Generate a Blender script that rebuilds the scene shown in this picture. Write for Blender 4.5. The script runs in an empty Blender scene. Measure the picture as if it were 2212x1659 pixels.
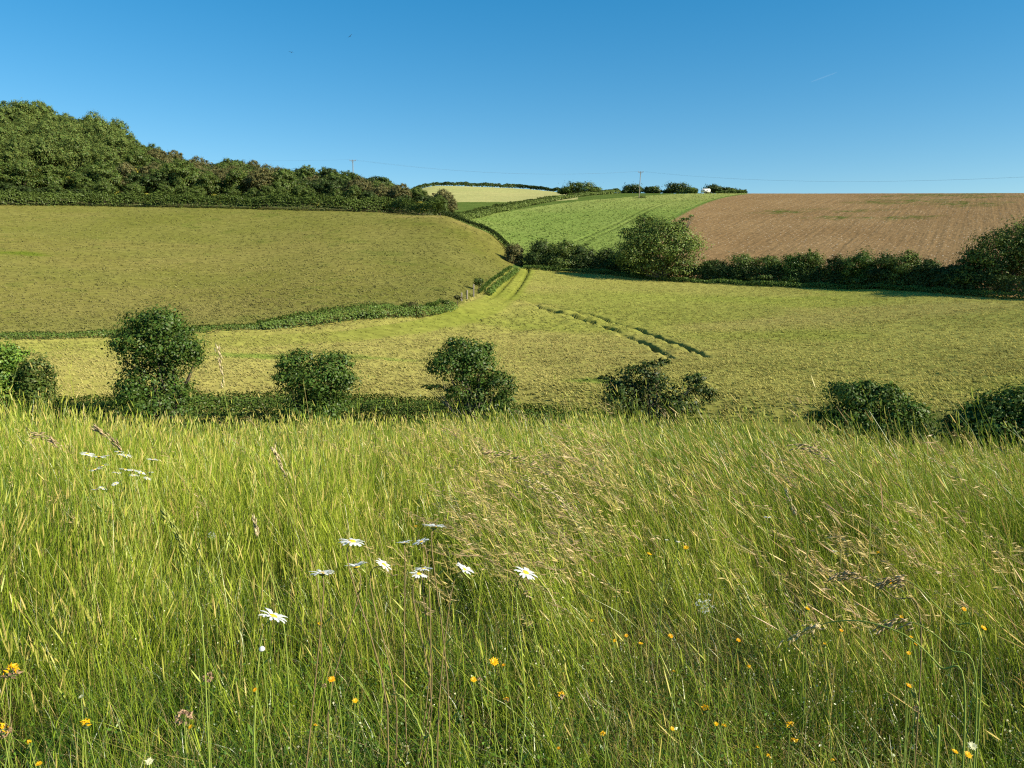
import bpy, math, random
import numpy as np
from mathutils import Vector

random.seed(7)
RNG = np.random.default_rng(11)
C = bpy.context.scene.collection
R = math.radians

# ------------------------------------------------------------------ camera, sky, sun, exposure
EYE = 1.15
PITCH = math.atan((829.5 - 640) / 1670.0)          # looking slightly down the slope
F_PX, W_PX, CU, CV = 1670.0, 2212.0, 1106.0, 829.5
sc = bpy.context.scene
cd = bpy.data.cameras.new('camera')
cam = bpy.data.objects.new('camera', cd)
C.objects.link(cam)
sc.camera = cam
cam.location = (0, 0, EYE)
cam.rotation_euler = (math.pi / 2 - PITCH, 0, 0)
cd.sensor_fit = 'HORIZONTAL'
cd.sensor_width = 36
cd.lens = 36 * F_PX / W_PX
cd.clip_start = 0.05
cd.clip_end = 20000

SUN_EL, SUN_AZ = R(31), R(115)                      # azimuth clockwise from +Y (view direction)
world = bpy.data.worlds.new('World')
sc.world = world
world.use_nodes = True
wn = world.node_tree
wn.nodes.clear()
wo = wn.nodes.new('ShaderNodeOutputWorld')
bg = wn.nodes.new('ShaderNodeBackground')
sky = wn.nodes.new('ShaderNodeTexSky')
sky.sky_type = 'NISHITA'
sky.sun_disc = False
sky.sun_elevation = SUN_EL
sky.sun_rotation = SUN_AZ
sky.altitude = 0
sky.air_density = 1.0
sky.dust_density = 0.0
sky.ozone_density = 1.8
hs = wn.nodes.new('ShaderNodeHueSaturation')
hs.inputs['Hue'].default_value = 0.495
hs.inputs['Saturation'].default_value = 1.68
hs.inputs['Value'].default_value = 1.0
bg.inputs['Strength'].default_value = 0.112
ga = wn.nodes.new('ShaderNodeGamma')
ga.inputs['Gamma'].default_value = 0.80
wn.links.new(sky.outputs[0], ga.inputs[0])
wn.links.new(ga.outputs[0], hs.inputs['Color'])
wn.links.new(hs.outputs[0], bg.inputs[0])
wn.links.new(bg.outputs[0], wo.inputs[0])

sl = bpy.data.lights.new('sun', 'SUN')
sl.energy = 5.0
sl.angle = R(0.5)
sl.color = (1.0, 0.91, 0.72)
sun = bpy.data.objects.new('sun', sl)
C.objects.link(sun)
sv = Vector((math.sin(SUN_AZ) * math.cos(SUN_EL), math.cos(SUN_AZ) * math.cos(SUN_EL), math.sin(SUN_EL)))
sun.rotation_euler = sv.to_track_quat('Z', 'Y').to_euler()

sc.view_settings.view_transform = 'Standard'
sc.view_settings.look = 'None'
sc.view_settings.exposure = 0.85
sc.view_settings.gamma = 1
sc.view_settings.use_curve_mapping = False
sc.render.engine = 'CYCLES'
sc.cycles.max_bounces = 5
sc.cycles.diffuse_bounces = 2
sc.cycles.transparent_max_bounces = 4
sc.cycles.use_denoising = False
sc.cycles.filter_width = 1.2
sc.cycles.sample_clamp_indirect = 3.0

# ------------------------------------------------------------------ helpers
def smooth(a, b, x):
    t = np.clip((np.asarray(x, float) - a) / (b - a), 0, 1)
    return t * t * (3 - 2 * t)

def vnoise(x, y, seed=0):
    x = np.asarray(x, float); y = np.asarray(y, float)
    xi = np.floor(x).astype(np.int64); yi = np.floor(y).astype(np.int64)
    fx = x - xi; fy = y - yi
    fx = fx * fx * (3 - 2 * fx); fy = fy * fy * (3 - 2 * fy)
    def h(a, b):
        n = (a * 374761393 + b * 668265263 + seed * 974711) & 0x7fffffff
        n = ((n ^ (n >> 13)) * 1274126177) & 0x7fffffff
        n = (n ^ (n >> 16)) & 0xffff
        return n / 65535.0
    v = (h(xi, yi) * (1 - fx) + h(xi + 1, yi) * fx) * (1 - fy) + (h(xi, yi + 1) * (1 - fx) + h(xi + 1, yi + 1) * fx) * fy
    return v * 2 - 1

def fbm(x, y, s, oct=3, seed=0):
    t = 0; a = 1; n = 0
    for i in range(oct):
        t = t + a * vnoise(x / s * 2 ** i + 17.3 * i, y / s * 2 ** i - 9.1 * i, seed + i)
        n += a; a *= 0.5
    return t / n

CP, SP = math.cos(PITCH), math.sin(PITCH)

def theta_of(u, v=600.0):
    k = (CV - v) / F_PX
    return math.atan2((u - CU) / F_PX, CP + k * SP)

def te_of(theta, v):                                # tan(elevation) seen on image row v at azimuth theta
    k = (CV - v) / F_PX
    return math.cos(theta) * (k * CP - SP) / (CP + k * SP)

def pt(u, v, r):                                    # the point seen in direction (u, v) at ground distance r
    k = (CV - v) / F_PX
    dx = (u - CU) / F_PX; dy = CP + k * SP; dz = k * CP - SP
    h = math.hypot(dx, dy)
    return np.array([dx / h * r, dy / h * r, EYE + dz / h * r])

def pchip(xk, yk, x):
    xk = np.asarray(xk, float); yk = np.asarray(yk, float)
    h = np.diff(xk); d = np.diff(yk) / h
    m = np.zeros(len(xk))
    for i in range(1, len(xk) - 1):
        if d[i - 1] * d[i] > 0:
            w1 = 2 * h[i] + h[i - 1]; w2 = h[i] + 2 * h[i - 1]
            m[i] = (w1 + w2) / (w1 / d[i - 1] + w2 / d[i])
    m[0] = d[0]; m[-1] = d[-1]
    x = np.clip(x, xk[0], xk[-1])
    i = np.clip(np.searchsorted(xk, x) - 1, 0, len(h) - 1)
    t = (x - xk[i]) / h[i]
    return ((2 * t ** 3 - 3 * t ** 2 + 1) * yk[i] + (t ** 3 - 2 * t ** 2 + t) * h[i] * m[i]
            + (-2 * t ** 3 + 3 * t ** 2) * yk[i + 1] + (t ** 3 - t ** 2) * h[i] * m[i + 1])

# ------------------------------------------------------------------ the lie of the land
HEDGE_U = [-500, 0, 600, 1240, 1700, 2212, 2700]
HEDGE_R = [49, 46, 43, 38.5, 36, 33, 30]
HEDGE_ZT = [-3.9, -3.95, -3.95, -4.45, -4.75, -5.2, -5.6]
def near_z(u):
    rh = float(np.interp(u, HEDGE_U, HEDGE_R)); zt = float(np.interp(u, HEDGE_U, HEDGE_ZT))
    return [(0.3, 0), (1, -0.02), (2, -0.09), (3, -0.18), (5, -0.38), (7, -0.66), (9, -1.05), (12, -1.9), (20, -4.3),
            (28, -6.3), (rh - 3, zt - 2.1), (rh + 1, zt - 1.5)]
COLS = {
    -500: [(56, 815), (75, 740), (100, 655), (150, 535), (200, 442), (280, 310), (330, 285), (400, 290)],
    0: [(55, 812), (66, 758), (74, 730), (100, 640), (140, 530), (200, 442), (240, 372), (290, 302), (340, 305)],
    250: [(54, 812), (64, 758), (72, 724), (100, 637), (140, 532), (198, 443), (240, 388), (280, 345), (340, 345)],
    500: [(53, 806), (60, 760), (68, 714), (95, 642), (140, 535), (188, 447), (230, 418), (270, 402), (320, 402)],
    750: [(52, 808), (60, 755), (70, 700), (95, 625), (135, 527), (178, 453), (215, 430), (260, 420), (320, 420)],
    950: [(51, 815), (61, 755), (74, 698), (85, 658), (110, 592), (140, 522), (166, 464), (185, 470), (230, 462), (300, 438), (420, 401), (520, 412)],
    1050: [(49, 822), (62, 756), (80, 692), (100, 641), (120, 590), (145, 535), (160, 500), (174, 507), (200, 482), (250, 453), (300, 437), (420, 404), (520, 412)],
    1130: [(48, 826), (62, 764), (80, 702), (100, 651), (120, 612), (142, 577), (165, 530), (200, 489), (250, 455), (300, 436), (340, 425), (420, 408), (520, 414)],
    1300: [(45, 842), (60, 772), (80, 708), (100, 660), (120, 620), (140, 588), (150, 562), (165, 532), (200, 491), (250, 450), (300, 429), (340, 417), (420, 424)],
    1500: [(43, 856), (60, 775), (80, 712), (100, 664), (120, 628), (134, 606), (142, 590), (150, 562), (180, 515), (220, 470), (270, 437), (330, 418), (420, 430)],
    1800: [(42, 868), (52, 815), (60, 780), (80, 716), (100, 666), (120, 632), (127, 622), (135, 600), (150, 560), (180, 510), (220, 465), (280, 430), (340, 418), (430, 432)],
    2212: [(39, 892), (46, 850), (60, 788), (80, 718), (100, 667), (113, 645), (120, 630), (135, 590), (160, 540), (200, 480), (260, 435), (330, 417), (430, 432)],
    2700: [(38, 900), (46, 850), (60, 788), (80, 718), (100, 667), (113, 645), (120, 630), (135, 590), (160, 540), (200, 480), (260, 435), (330, 417), (430, 432)],
}
LR = np.linspace(math.log(0.3), math.log(560), 900)
RR = np.exp(LR)
us = sorted(COLS)
TH_K = [theta_of(u) for u in us]
prof = []
for u, th in zip(us, TH_K):
    nz = near_z(u)
    rk = [a for a, b in nz] + [a for a, b in COLS[u]]
    zk = [b for a, b in nz] + [EYE + a * te_of(th, b) for a, b in COLS[u]]
    prof.append(pchip(rk, zk, RR))
prof = np.array(prof)
TH = np.linspace(TH_K[0], TH_K[-1], 360)
TABLE = np.stack([pchip(TH_K, prof[:, j], TH) for j in range(len(RR))], 1)
for _ in range(2):                                   # soften along the azimuth
    TABLE[1:-1] = (TABLE[:-2] + 2 * TABLE[1:-1] + TABLE[2:]) / 4

def ground_z(x, y, fine=True):
    x = np.asarray(x, float); y = np.asarray(y, float)
    r = np.hypot(x, y); th = np.arctan2(x, y)
    a = np.clip((th - TH[0]) / (TH[-1] - TH[0]), 0, 1) * (len(TH) - 1.001)
    b = np.clip((np.log(np.maximum(r, 0.3)) - LR[0]) / (LR[-1] - LR[0]), 0, 1) * (len(LR) - 1.001)
    i = a.astype(int); j = b.astype(int); fa = a - i; fb = b - j
    z = (TABLE[i, j] * (1 - fa) * (1 - fb) + TABLE[i + 1, j] * fa * (1 - fb) + TABLE[i, j + 1] * (1 - fa) * fb + TABLE[i + 1, j + 1] * fa * fb)
    back = smooth(R(75), R(150), np.abs(th))
    z = z * (1 - back) + back * (0.09 * np.minimum(r, 60))
    lat = np.where(x > 0, -0.004 * x, -0.040 * x) * (1 - smooth(9, 22, r))
    z = z + lat
    z = z + 0.05 * fbm(x, y, 1.6, 2, 5) * (1 - smooth(12, 30, r)) * smooth(0.5, 2, r)
    z = z + 0.25 * fbm(x, y, 14, 2, 9) * smooth(55, 90, r) * (1 - smooth(150, 200, r))
    return z

def cast(u, v, r0=20.0, r1=520.0):                   # where the sight line (u, v) meets the ground
    k = (CV - v) / F_PX
    dx = (u - CU) / F_PX; dy = CP + k * SP; dz = k * CP - SP
    h = math.hypot(dx, dy)
    rr = np.exp(np.linspace(math.log(r0), math.log(r1), 2500))
    gz = ground_z(dx / h * rr, dy / h * rr)
    hit = np.nonzero(gz > EYE + dz / h * rr)[0]
    r = rr[hit[0]] if len(hit) else r1
    return np.array([dx / h * r, dy / h * r])

def at_ur(u, r, v=600):
    th = theta_of(u, v)
    return np.array([math.sin(th) * r, math.cos(th) * r])

def dist_poly(x, y, P):                               # distance to a polyline, and the signed side offset
    best = np.full(np.shape(x), 1e9); side = np.zeros(np.shape(x)); along = np.zeros(np.shape(x)); acc = 0
    for (ax, ay), (bx, by) in zip(P[:-1], P[1:]):
        vx, vy = bx - ax, by - ay; L2 = vx * vx + vy * vy + 1e-9; L = math.sqrt(L2)
        t = np.clip(((x - ax) * vx + (y - ay) * vy) / L2, 0, 1)
        d = np.hypot(x - ax - t * vx, y - ay - t * vy)
        s = ((x - ax) * vy - (y - ay) * vx) / L
        m = d < best
        best = np.where(m, d, best); side = np.where(m, s, side); along = np.where(m, acc + t * L, along)
        acc += L
    return best, side, along

def inside(x, y, P):
    c = np.zeros(np.shape(x), bool); n = len(P)
    for i in range(n):
        ax, ay = P[i]; bx, by = P[(i + 1) % n]
        if ay == by: continue
        hit = ((ay > y) != (by > y)) & (x < (bx - ax) * (y - ay) / (by - ay) + ax)
        c ^= hit
    return c

def smooth_line(P, n=8):
    P = np.array(P, float); out = []
    for i in range(len(P) - 1):
        p0 = P[max(i - 1, 0)]; p1 = P[i]; p2 = P[i + 1]; p3 = P[min(i + 2, len(P) - 1)]
        for t in np.linspace(0, 1, n, endpoint=False):
            out.append(0.5 * ((2 * p1) + (-p0 + p2) * t + (2 * p0 - 5 * p1 + 4 * p2 - p3) * t * t + (-p0 + 3 * p1 - 3 * p2 + p3) * t ** 3))
    out.append(P[-1])
    return np.array(out)

# ------------------------------------------------------------------ mesh helpers
def mesh_obj(name, V, Fs, mat, parent=None, tint=None, tail=None, smooth_sh=False):
    me = bpy.data.meshes.new(name)
    V = np.asarray(V, np.float32).reshape(-1, 3)
    if not isinstance(Fs, list): Fs = [Fs]
    Fs = [np.asarray(f, np.int32) for f in Fs if len(f)]
    nl = sum(f.size for f in Fs); npoly = sum(len(f) for f in Fs)
    me.vertices.add(len(V)); me.vertices.foreach_set('co', V.ravel())
    me.loops.add(nl); me.polygons.add(npoly)
    me.loops.foreach_set('vertex_index', np.concatenate([f.ravel() for f in Fs]))
    tot = np.concatenate([np.full(len(f), f.shape[1], np.int32) for f in Fs])
    st = np.concatenate([[0], np.cumsum(tot)[:-1]]).astype(np.int32)
    me.polygons.foreach_set('loop_start', st)
    me.polygons.foreach_set('loop_total', tot)
    if smooth_sh: me.polygons.foreach_set('use_smooth', np.ones(npoly, bool))
    me.update(calc_edges=True)
    me.validate()
    if tint is not None:
        tint = np.asarray(tint, np.float32)
        if tint.shape[1] == 3: tint = np.concatenate([tint, np.ones((len(tint), 1), np.float32)], 1)
        at = me.attributes.new('tint', 'FLOAT_COLOR', 'POINT')
        at.data.foreach_set('color', tint.ravel())
    if mat is not None: me.materials.append(mat)
    o = bpy.data.objects.new(name, me)
    C.objects.link(o)
    if parent is not None: o.parent = parent
    return o

def tag(o, label=None, cat=None, group=None, kind=None):
    if label: o['label'] = label
    if cat: o['category'] = cat
    if group: o['group'] = group
    if kind: o['kind'] = kind
    return o

def empty(name, loc, label, cat, group=None):
    o = bpy.data.objects.new(name, None)
    C.objects.link(o)
    o.location = [float(a) for a in loc]
    o.empty_display_size = 0.1
    return tag(o, label, cat, group)

def lin(r, g, b):
    return tuple(((c / 255 + 0.055) / 1.055) ** 2.4 if c > 10 else c / 255 / 12.92 for c in (r, g, b))

def mat_leaf(name, col, trans=0.3, gloss=0.04, nscale=None, namp=0.3, rough=0.45):
    m = bpy.data.materials.new(name); m.use_nodes = True
    nt = m.node_tree; nt.nodes.clear(); N = nt.nodes.new; L = nt.links.new
    out = N('ShaderNodeOutputMaterial'); att = N('ShaderNodeAttribute'); att.attribute_name = 'tint'
    mul = N('ShaderNodeMix'); mul.data_type = 'RGBA'; mul.blend_type = 'MULTIPLY'; mul.inputs[0].default_value = 1
    mul.inputs[6].default_value = (*col, 1); L(att.outputs['Color'], mul.inputs[7])
    c = mul.outputs[2]
    if nscale:
        ge = N('ShaderNodeNewGeometry'); no = N('ShaderNodeTexNoise'); no.inputs['Scale'].default_value = nscale
        no.inputs['Detail'].default_value = 3; L(ge.outputs['Position'], no.inputs['Vector'])
        mr = N('ShaderNodeMapRange'); mr.inputs[1].default_value = 0.3; mr.inputs[2].default_value = 0.7
        mr.inputs[3].default_value = 1 - namp; mr.inputs[4].default_value = 1 + namp; L(no.outputs[0], mr.inputs[0])
        m2 = N('ShaderNodeVectorMath'); m2.operation = 'SCALE'; L(c, m2.inputs[0]); L(mr.outputs[0], m2.inputs['Scale'])
        c = m2.outputs[0]
    d = N('ShaderNodeBsdfDiffuse'); t = N('ShaderNodeBsdfTranslucent'); g = N('ShaderNodeBsdfGlossy')
    g.inputs['Roughness'].default_value = rough
    L(c, d.inputs[0]); L(c, t.inputs[0])
    a = N('ShaderNodeMixShader'); a.inputs[0].default_value = trans; L(d.outputs[0], a.inputs[1]); L(t.outputs[0], a.inputs[2])
    b = N('ShaderNodeMixShader'); b.inputs[0].default_value = gloss; L(a.outputs[0], b.inputs[1]); L(g.outputs[0], b.inputs[2])
    L(b.outputs[0], out.inputs[0])
    return m

def mat_ground(name, col, col2, s1=0.05, s2=1.2, bump=0.25, bdist=0.3, speck=None, furrow=None, amp=0.3):
    """soil / sward: colour patches at two sizes, real bump, optional pale flints and drilled rows"""
    m = bpy.data.materials.new(name); m.use_nodes = True
    nt = m.node_tree; nt.nodes.clear(); N = nt.nodes.new; L = nt.links.new
    out = N('ShaderNodeOutputMaterial'); bs = N('ShaderNodeBsdfDiffuse'); bs.inputs['Roughness'].default_value = 0.6
    ge = N('ShaderNodeNewGeometry')
    n1 = N('ShaderNodeTexNoise'); n1.inputs['Scale'].default_value = s1; n1.inputs['Detail'].default_value = 5
    n1.inputs['Roughness'].default_value = 0.65
    L(ge.outputs['Position'], n1.inputs['Vector'])
    r1 = N('ShaderNodeMapRange'); r1.inputs[1].default_value = 0.38; r1.inputs[2].default_value = 0.62; L(n1.outputs[0], r1.inputs[0])
    mx = N('ShaderNodeMix'); mx.data_type = 'RGBA'; L(r1.outputs[0], mx.inputs[0])
    mx.inputs[6].default_value = (*col, 1); mx.inputs[7].default_value = (*col2, 1)
    n2 = N('ShaderNodeTexNoise'); n2.inputs['Scale'].default_value = s2; n2.inputs['Detail'].default_value = 4
    L(ge.outputs['Position'], n2.inputs['Vector'])
    r2 = N('ShaderNodeMapRange'); r2.inputs[1].default_value = 0.3; r2.inputs[2].default_value = 0.7
    r2.inputs[3].default_value = 1 - amp; r2.inputs[4].default_value = 1 + amp; L(n2.outputs[0], r2.inputs[0])
    att = N('ShaderNodeAttribute'); att.attribute_name = 'tint'
    mul = N('ShaderNodeMix'); mul.data_type = 'RGBA'; mul.blend_type = 'MULTIPLY'; mul.inputs[0].default_value = 1
    L(mx.outputs[2], mul.inputs[6]); L(att.outputs['Color'], mul.inputs[7])
    sc_ = N('ShaderNodeVectorMath'); sc_.operation = 'SCALE'; L(mul.outputs[2], sc_.inputs[0]); L(r2.outputs[0], sc_.inputs['Scale'])
    c = sc_.outputs[0]
    h = n2.outputs[0]
    if furrow:
        vr = N('ShaderNodeVectorRotate'); vr.rotation_type = 'Z_AXIS'; vr.inputs['Angle'].default_value = furrow[0]
        L(ge.outputs['Position'], vr.inputs['Vector'])
        mp = N('ShaderNodeMapping'); mp.inputs['Scale'].default_value = (1, 0.04, 0.04); L(vr.outputs[0], mp.inputs[0])
        nf = N('ShaderNodeTexNoise'); nf.inputs['Scale'].default_value = furrow[1]; nf.inputs['Detail'].default_value = 3
        L(mp.outputs[0], nf.inputs['Vector'])
        rf = N('ShaderNodeMapRange'); rf.inputs[1].default_value = 0.3; rf.inputs[2].default_value = 0.7
        rf.inputs[3].default_value = 1 - furrow[2]; rf.inputs[4].default_value = 1 + furrow[2]; L(nf.outputs[0], rf.inputs[0])
        s3 = N('ShaderNodeVectorMath'); s3.operation = 'SCALE'; L(c, s3.inputs[0]); L(rf.outputs[0], s3.inputs['Scale']); c = s3.outputs[0]
        ad = N('ShaderNodeMath'); ad.operation = 'ADD'; L(h, ad.inputs[0]); L(nf.outputs[0], ad.inputs[1]); h = ad.outputs[0]
    if speck:
        vo = N('ShaderNodeTexVoronoi'); vo.inputs['Scale'].default_value = speck[0]; L(ge.outputs['Position'], vo.inputs['Vector'])
        lt = N('ShaderNodeMath'); lt.operation = 'LESS_THAN'; lt.inputs[1].default_value = speck[1]; L(vo.outputs['Distance'], lt.inputs[0])
        m3 = N('ShaderNodeMix'); m3.data_type = 'RGBA'; L(lt.outputs[0], m3.inputs[0]); L(c, m3.inputs[6]); m3.inputs[7].default_value = (*speck[2], 1)
        c = m3.outputs[2]
    L(c, bs.inputs[0])
    bu = N('ShaderNodeBump'); bu.inputs['Strength'].default_value = bump; bu.inputs['Distance'].default_value = bdist
    L(h, bu.inputs['Height']); L(bu.outputs[0], bs.inputs['Normal'])
    L(bs.outputs[0], out.inputs[0])
    return m

def mat_plain(name, col, rough=0.7, nscale=20, namp=0.2, metal=0.0):
    m = bpy.data.materials.new(name); m.use_nodes = True
    nt = m.node_tree; p = nt.nodes['Principled BSDF']; N = nt.nodes.new; L = nt.links.new
    tc = N('ShaderNodeTexCoord'); no = N('ShaderNodeTexNoise'); no.inputs['Scale'].default_value = nscale; L(tc.outputs['Object'], no.inputs[0])
    mr = N('ShaderNodeMapRange'); mr.inputs[3].default_value = 1 - namp; mr.inputs[4].default_value = 1 + namp; L(no.outputs[0], mr.inputs[0])
    s = N('ShaderNodeVectorMath'); s.operation = 'SCALE'; s.inputs[0].default_value = col; L(mr.outputs[0], s.inputs['Scale'])
    L(s.outputs[0], p.inputs['Base Color']); p.inputs['Roughness'].default_value = rough; p.inputs['Specular IOR Level'].default_value = .2; p.inputs['Metallic'].default_value = metal
    return m

# ------------------------------------------------------------------ where fields, tracks and hedges lie (all in world x, y)
def line_uv(P, **k): return [cast(u, v, **k) for u, v in P]
STRIP = smooth_line([at_ur(-500, 76), at_ur(0, 73), at_ur(250, 71.5)] + line_uv([(450, 716), (620, 706), (750, 692), (880, 682), (960, 668), (1010, 648), (1045, 622), (1075, 598), (1100, 578)]))
PAST_TOP = smooth_line([at_ur(-500, 202)] + line_uv([(0, 443), (250, 445), (500, 449), (730, 455), (850, 460), (950, 466)]))
CREST = smooth_line([at_ur(955, 167), at_ur(1000, 165.5), at_ur(1050, 160.5), at_ur(1100, 153), at_ur(1112, 147)])
HEDGEROW = smooth_line([at_ur(1135, 143), at_ur(1300, 140), at_ur(1430, 135), at_ur(1540, 132), at_ur(1800, 127.5), at_ur(2000, 121), at_ur(2212, 113.5), at_ur(2700, 104)])
TRACK = smooth_line([at_ur(1130, 150)] + line_uv([(1130, 580), (1118, 602), (1094, 632), (1050, 662), (990, 685), (900, 706), (780, 722), (640, 732), (450, 740), (250, 745), (60, 748)]) + [at_ur(-300, 68)])
TRAMPLE = smooth_line(line_uv([(1105, 648), (1150, 655), (1200, 668), (1260, 684), (1320, 703), (1380, 725), (1440, 750), (1474, 765)]))
TRAM2 = smooth_line(line_uv([(1258, 520), (1310, 497), (1350, 478), (1400, 452), (1440, 438), (1500, 426)]))
GREEN_EDGE = smooth_line(line_uv([(1385, 505), (1450, 471), (1490, 450), (1530, 434), (1570, 424), (1610, 419)]))
FAR_LOW = smooth_line(line_uv([(900, 438), (965, 437), (1100, 437), (1180, 436), (1245, 431)]))
BAND_LOW = smooth_line(line_uv([(985, 478), (1030, 468), (1100, 456), (1180, 444), (1260, 434), (1330, 428), (1400, 423), (1480, 419)]))

def poly(*parts):
    out = []
    for p in parts: out += [tuple(q) for q in p]
    return out
P_PASTURE = poly(STRIP, CREST[::-1], PAST_TOP[::-1])
P_WOOD = poly(PAST_TOP, [at_ur(962, 180), at_ur(960, 230), at_ur(900, 330), at_ur(600, 540), at_ur(-500, 540)])
P_VALLEY = poly([at_ur(u, np.interp(u, HEDGE_U, HEDGE_R) + 0.6) for u in (-500, 0, 300, 600, 900, 1240, 1500, 1700, 2000, 2212, 2700)], HEDGEROW[::-1], STRIP[::-1])
P_CROP = poly(CREST, [at_ur(1135, 143)], [p for p in HEDGEROW if p[0] < at_ur(1400, 136)[0]], GREEN_EDGE, [at_ur(1610, 420), at_ur(1480, 420), at_ur(1480, 331)], BAND_LOW[::-1])
P_FAR = poly(FAR_LOW, [at_ur(1245, 540), at_ur(840, 540)])
P_PLOUGH = poly(GREEN_EDGE[::-1], [p for p in HEDGEROW if p[0] >= at_ur(1400, 136)[0]], [at_ur(2700, 540), at_ur(1610, 540)])

PATCHES = [((560, 770), 5, 1.2), ((830, 776), 4, 1.0), ((1265, 822), 2.5, 1.0), ((1320, 825), 1.5, 0.7), ((740, 768), 2.5, .8)]
PATCH_XY = [(cast(*p), a, b) for p, a, b in PATCHES]
WEED = [((1690, 458), 9, 5), ((1905, 437), 10, 7), ((1975, 434), 18, 9), ((2090, 440), 14, 8), ((1800, 470), 7, 3), ((1950, 470), 10, 3.5), ((2010, 422), 25, 10), ((2150, 425), 15, 5), ((1760, 452), 6, 2), ((2060, 420), 20, 8), ((1860, 455), 12, 3)]
WEED_XY = [(cast(*p), a, b) for p, a, b in WEED]
DRY = [((820, 458), 20, 2.2), ((900, 468), 12, 2.5), ((1020, 490), 6, 6)]
DRY_XY = [(cast(*p), a, b) for p, a, b in DRY]

def blob(x, y, c, a, b):
    n = 0.55 * fbm(x, y, 2.5, 3, 31)
    return np.clip(1.15 - np.sqrt(((x - c[0]) / a) ** 2 + ((y - c[1]) / b) ** 2) + n, 0, 1)

def zones(x, y):
    wx = x + 0.35 * fbm(x, y, 1.5, 2, 40); wy = y + 0.35 * fbm(x, y, 1.5, 2, 41)
    z = np.zeros(np.shape(x), int)                    # 0 rough grass
    r = np.hypot(x, y)
    z[inside(wx, wy, P_VALLEY)] = 1
    z[inside(wx, wy, P_WOOD)] = 3
    z[inside(wx, wy, P_FAR) & (r > 280)] = 6
    z[inside(wx, wy, P_CROP)] = 4
    z[inside(wx, wy, P_PLOUGH) & (r > 100)] = 5
    z[inside(wx, wy, P_PASTURE)] = 2
    return z

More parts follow.
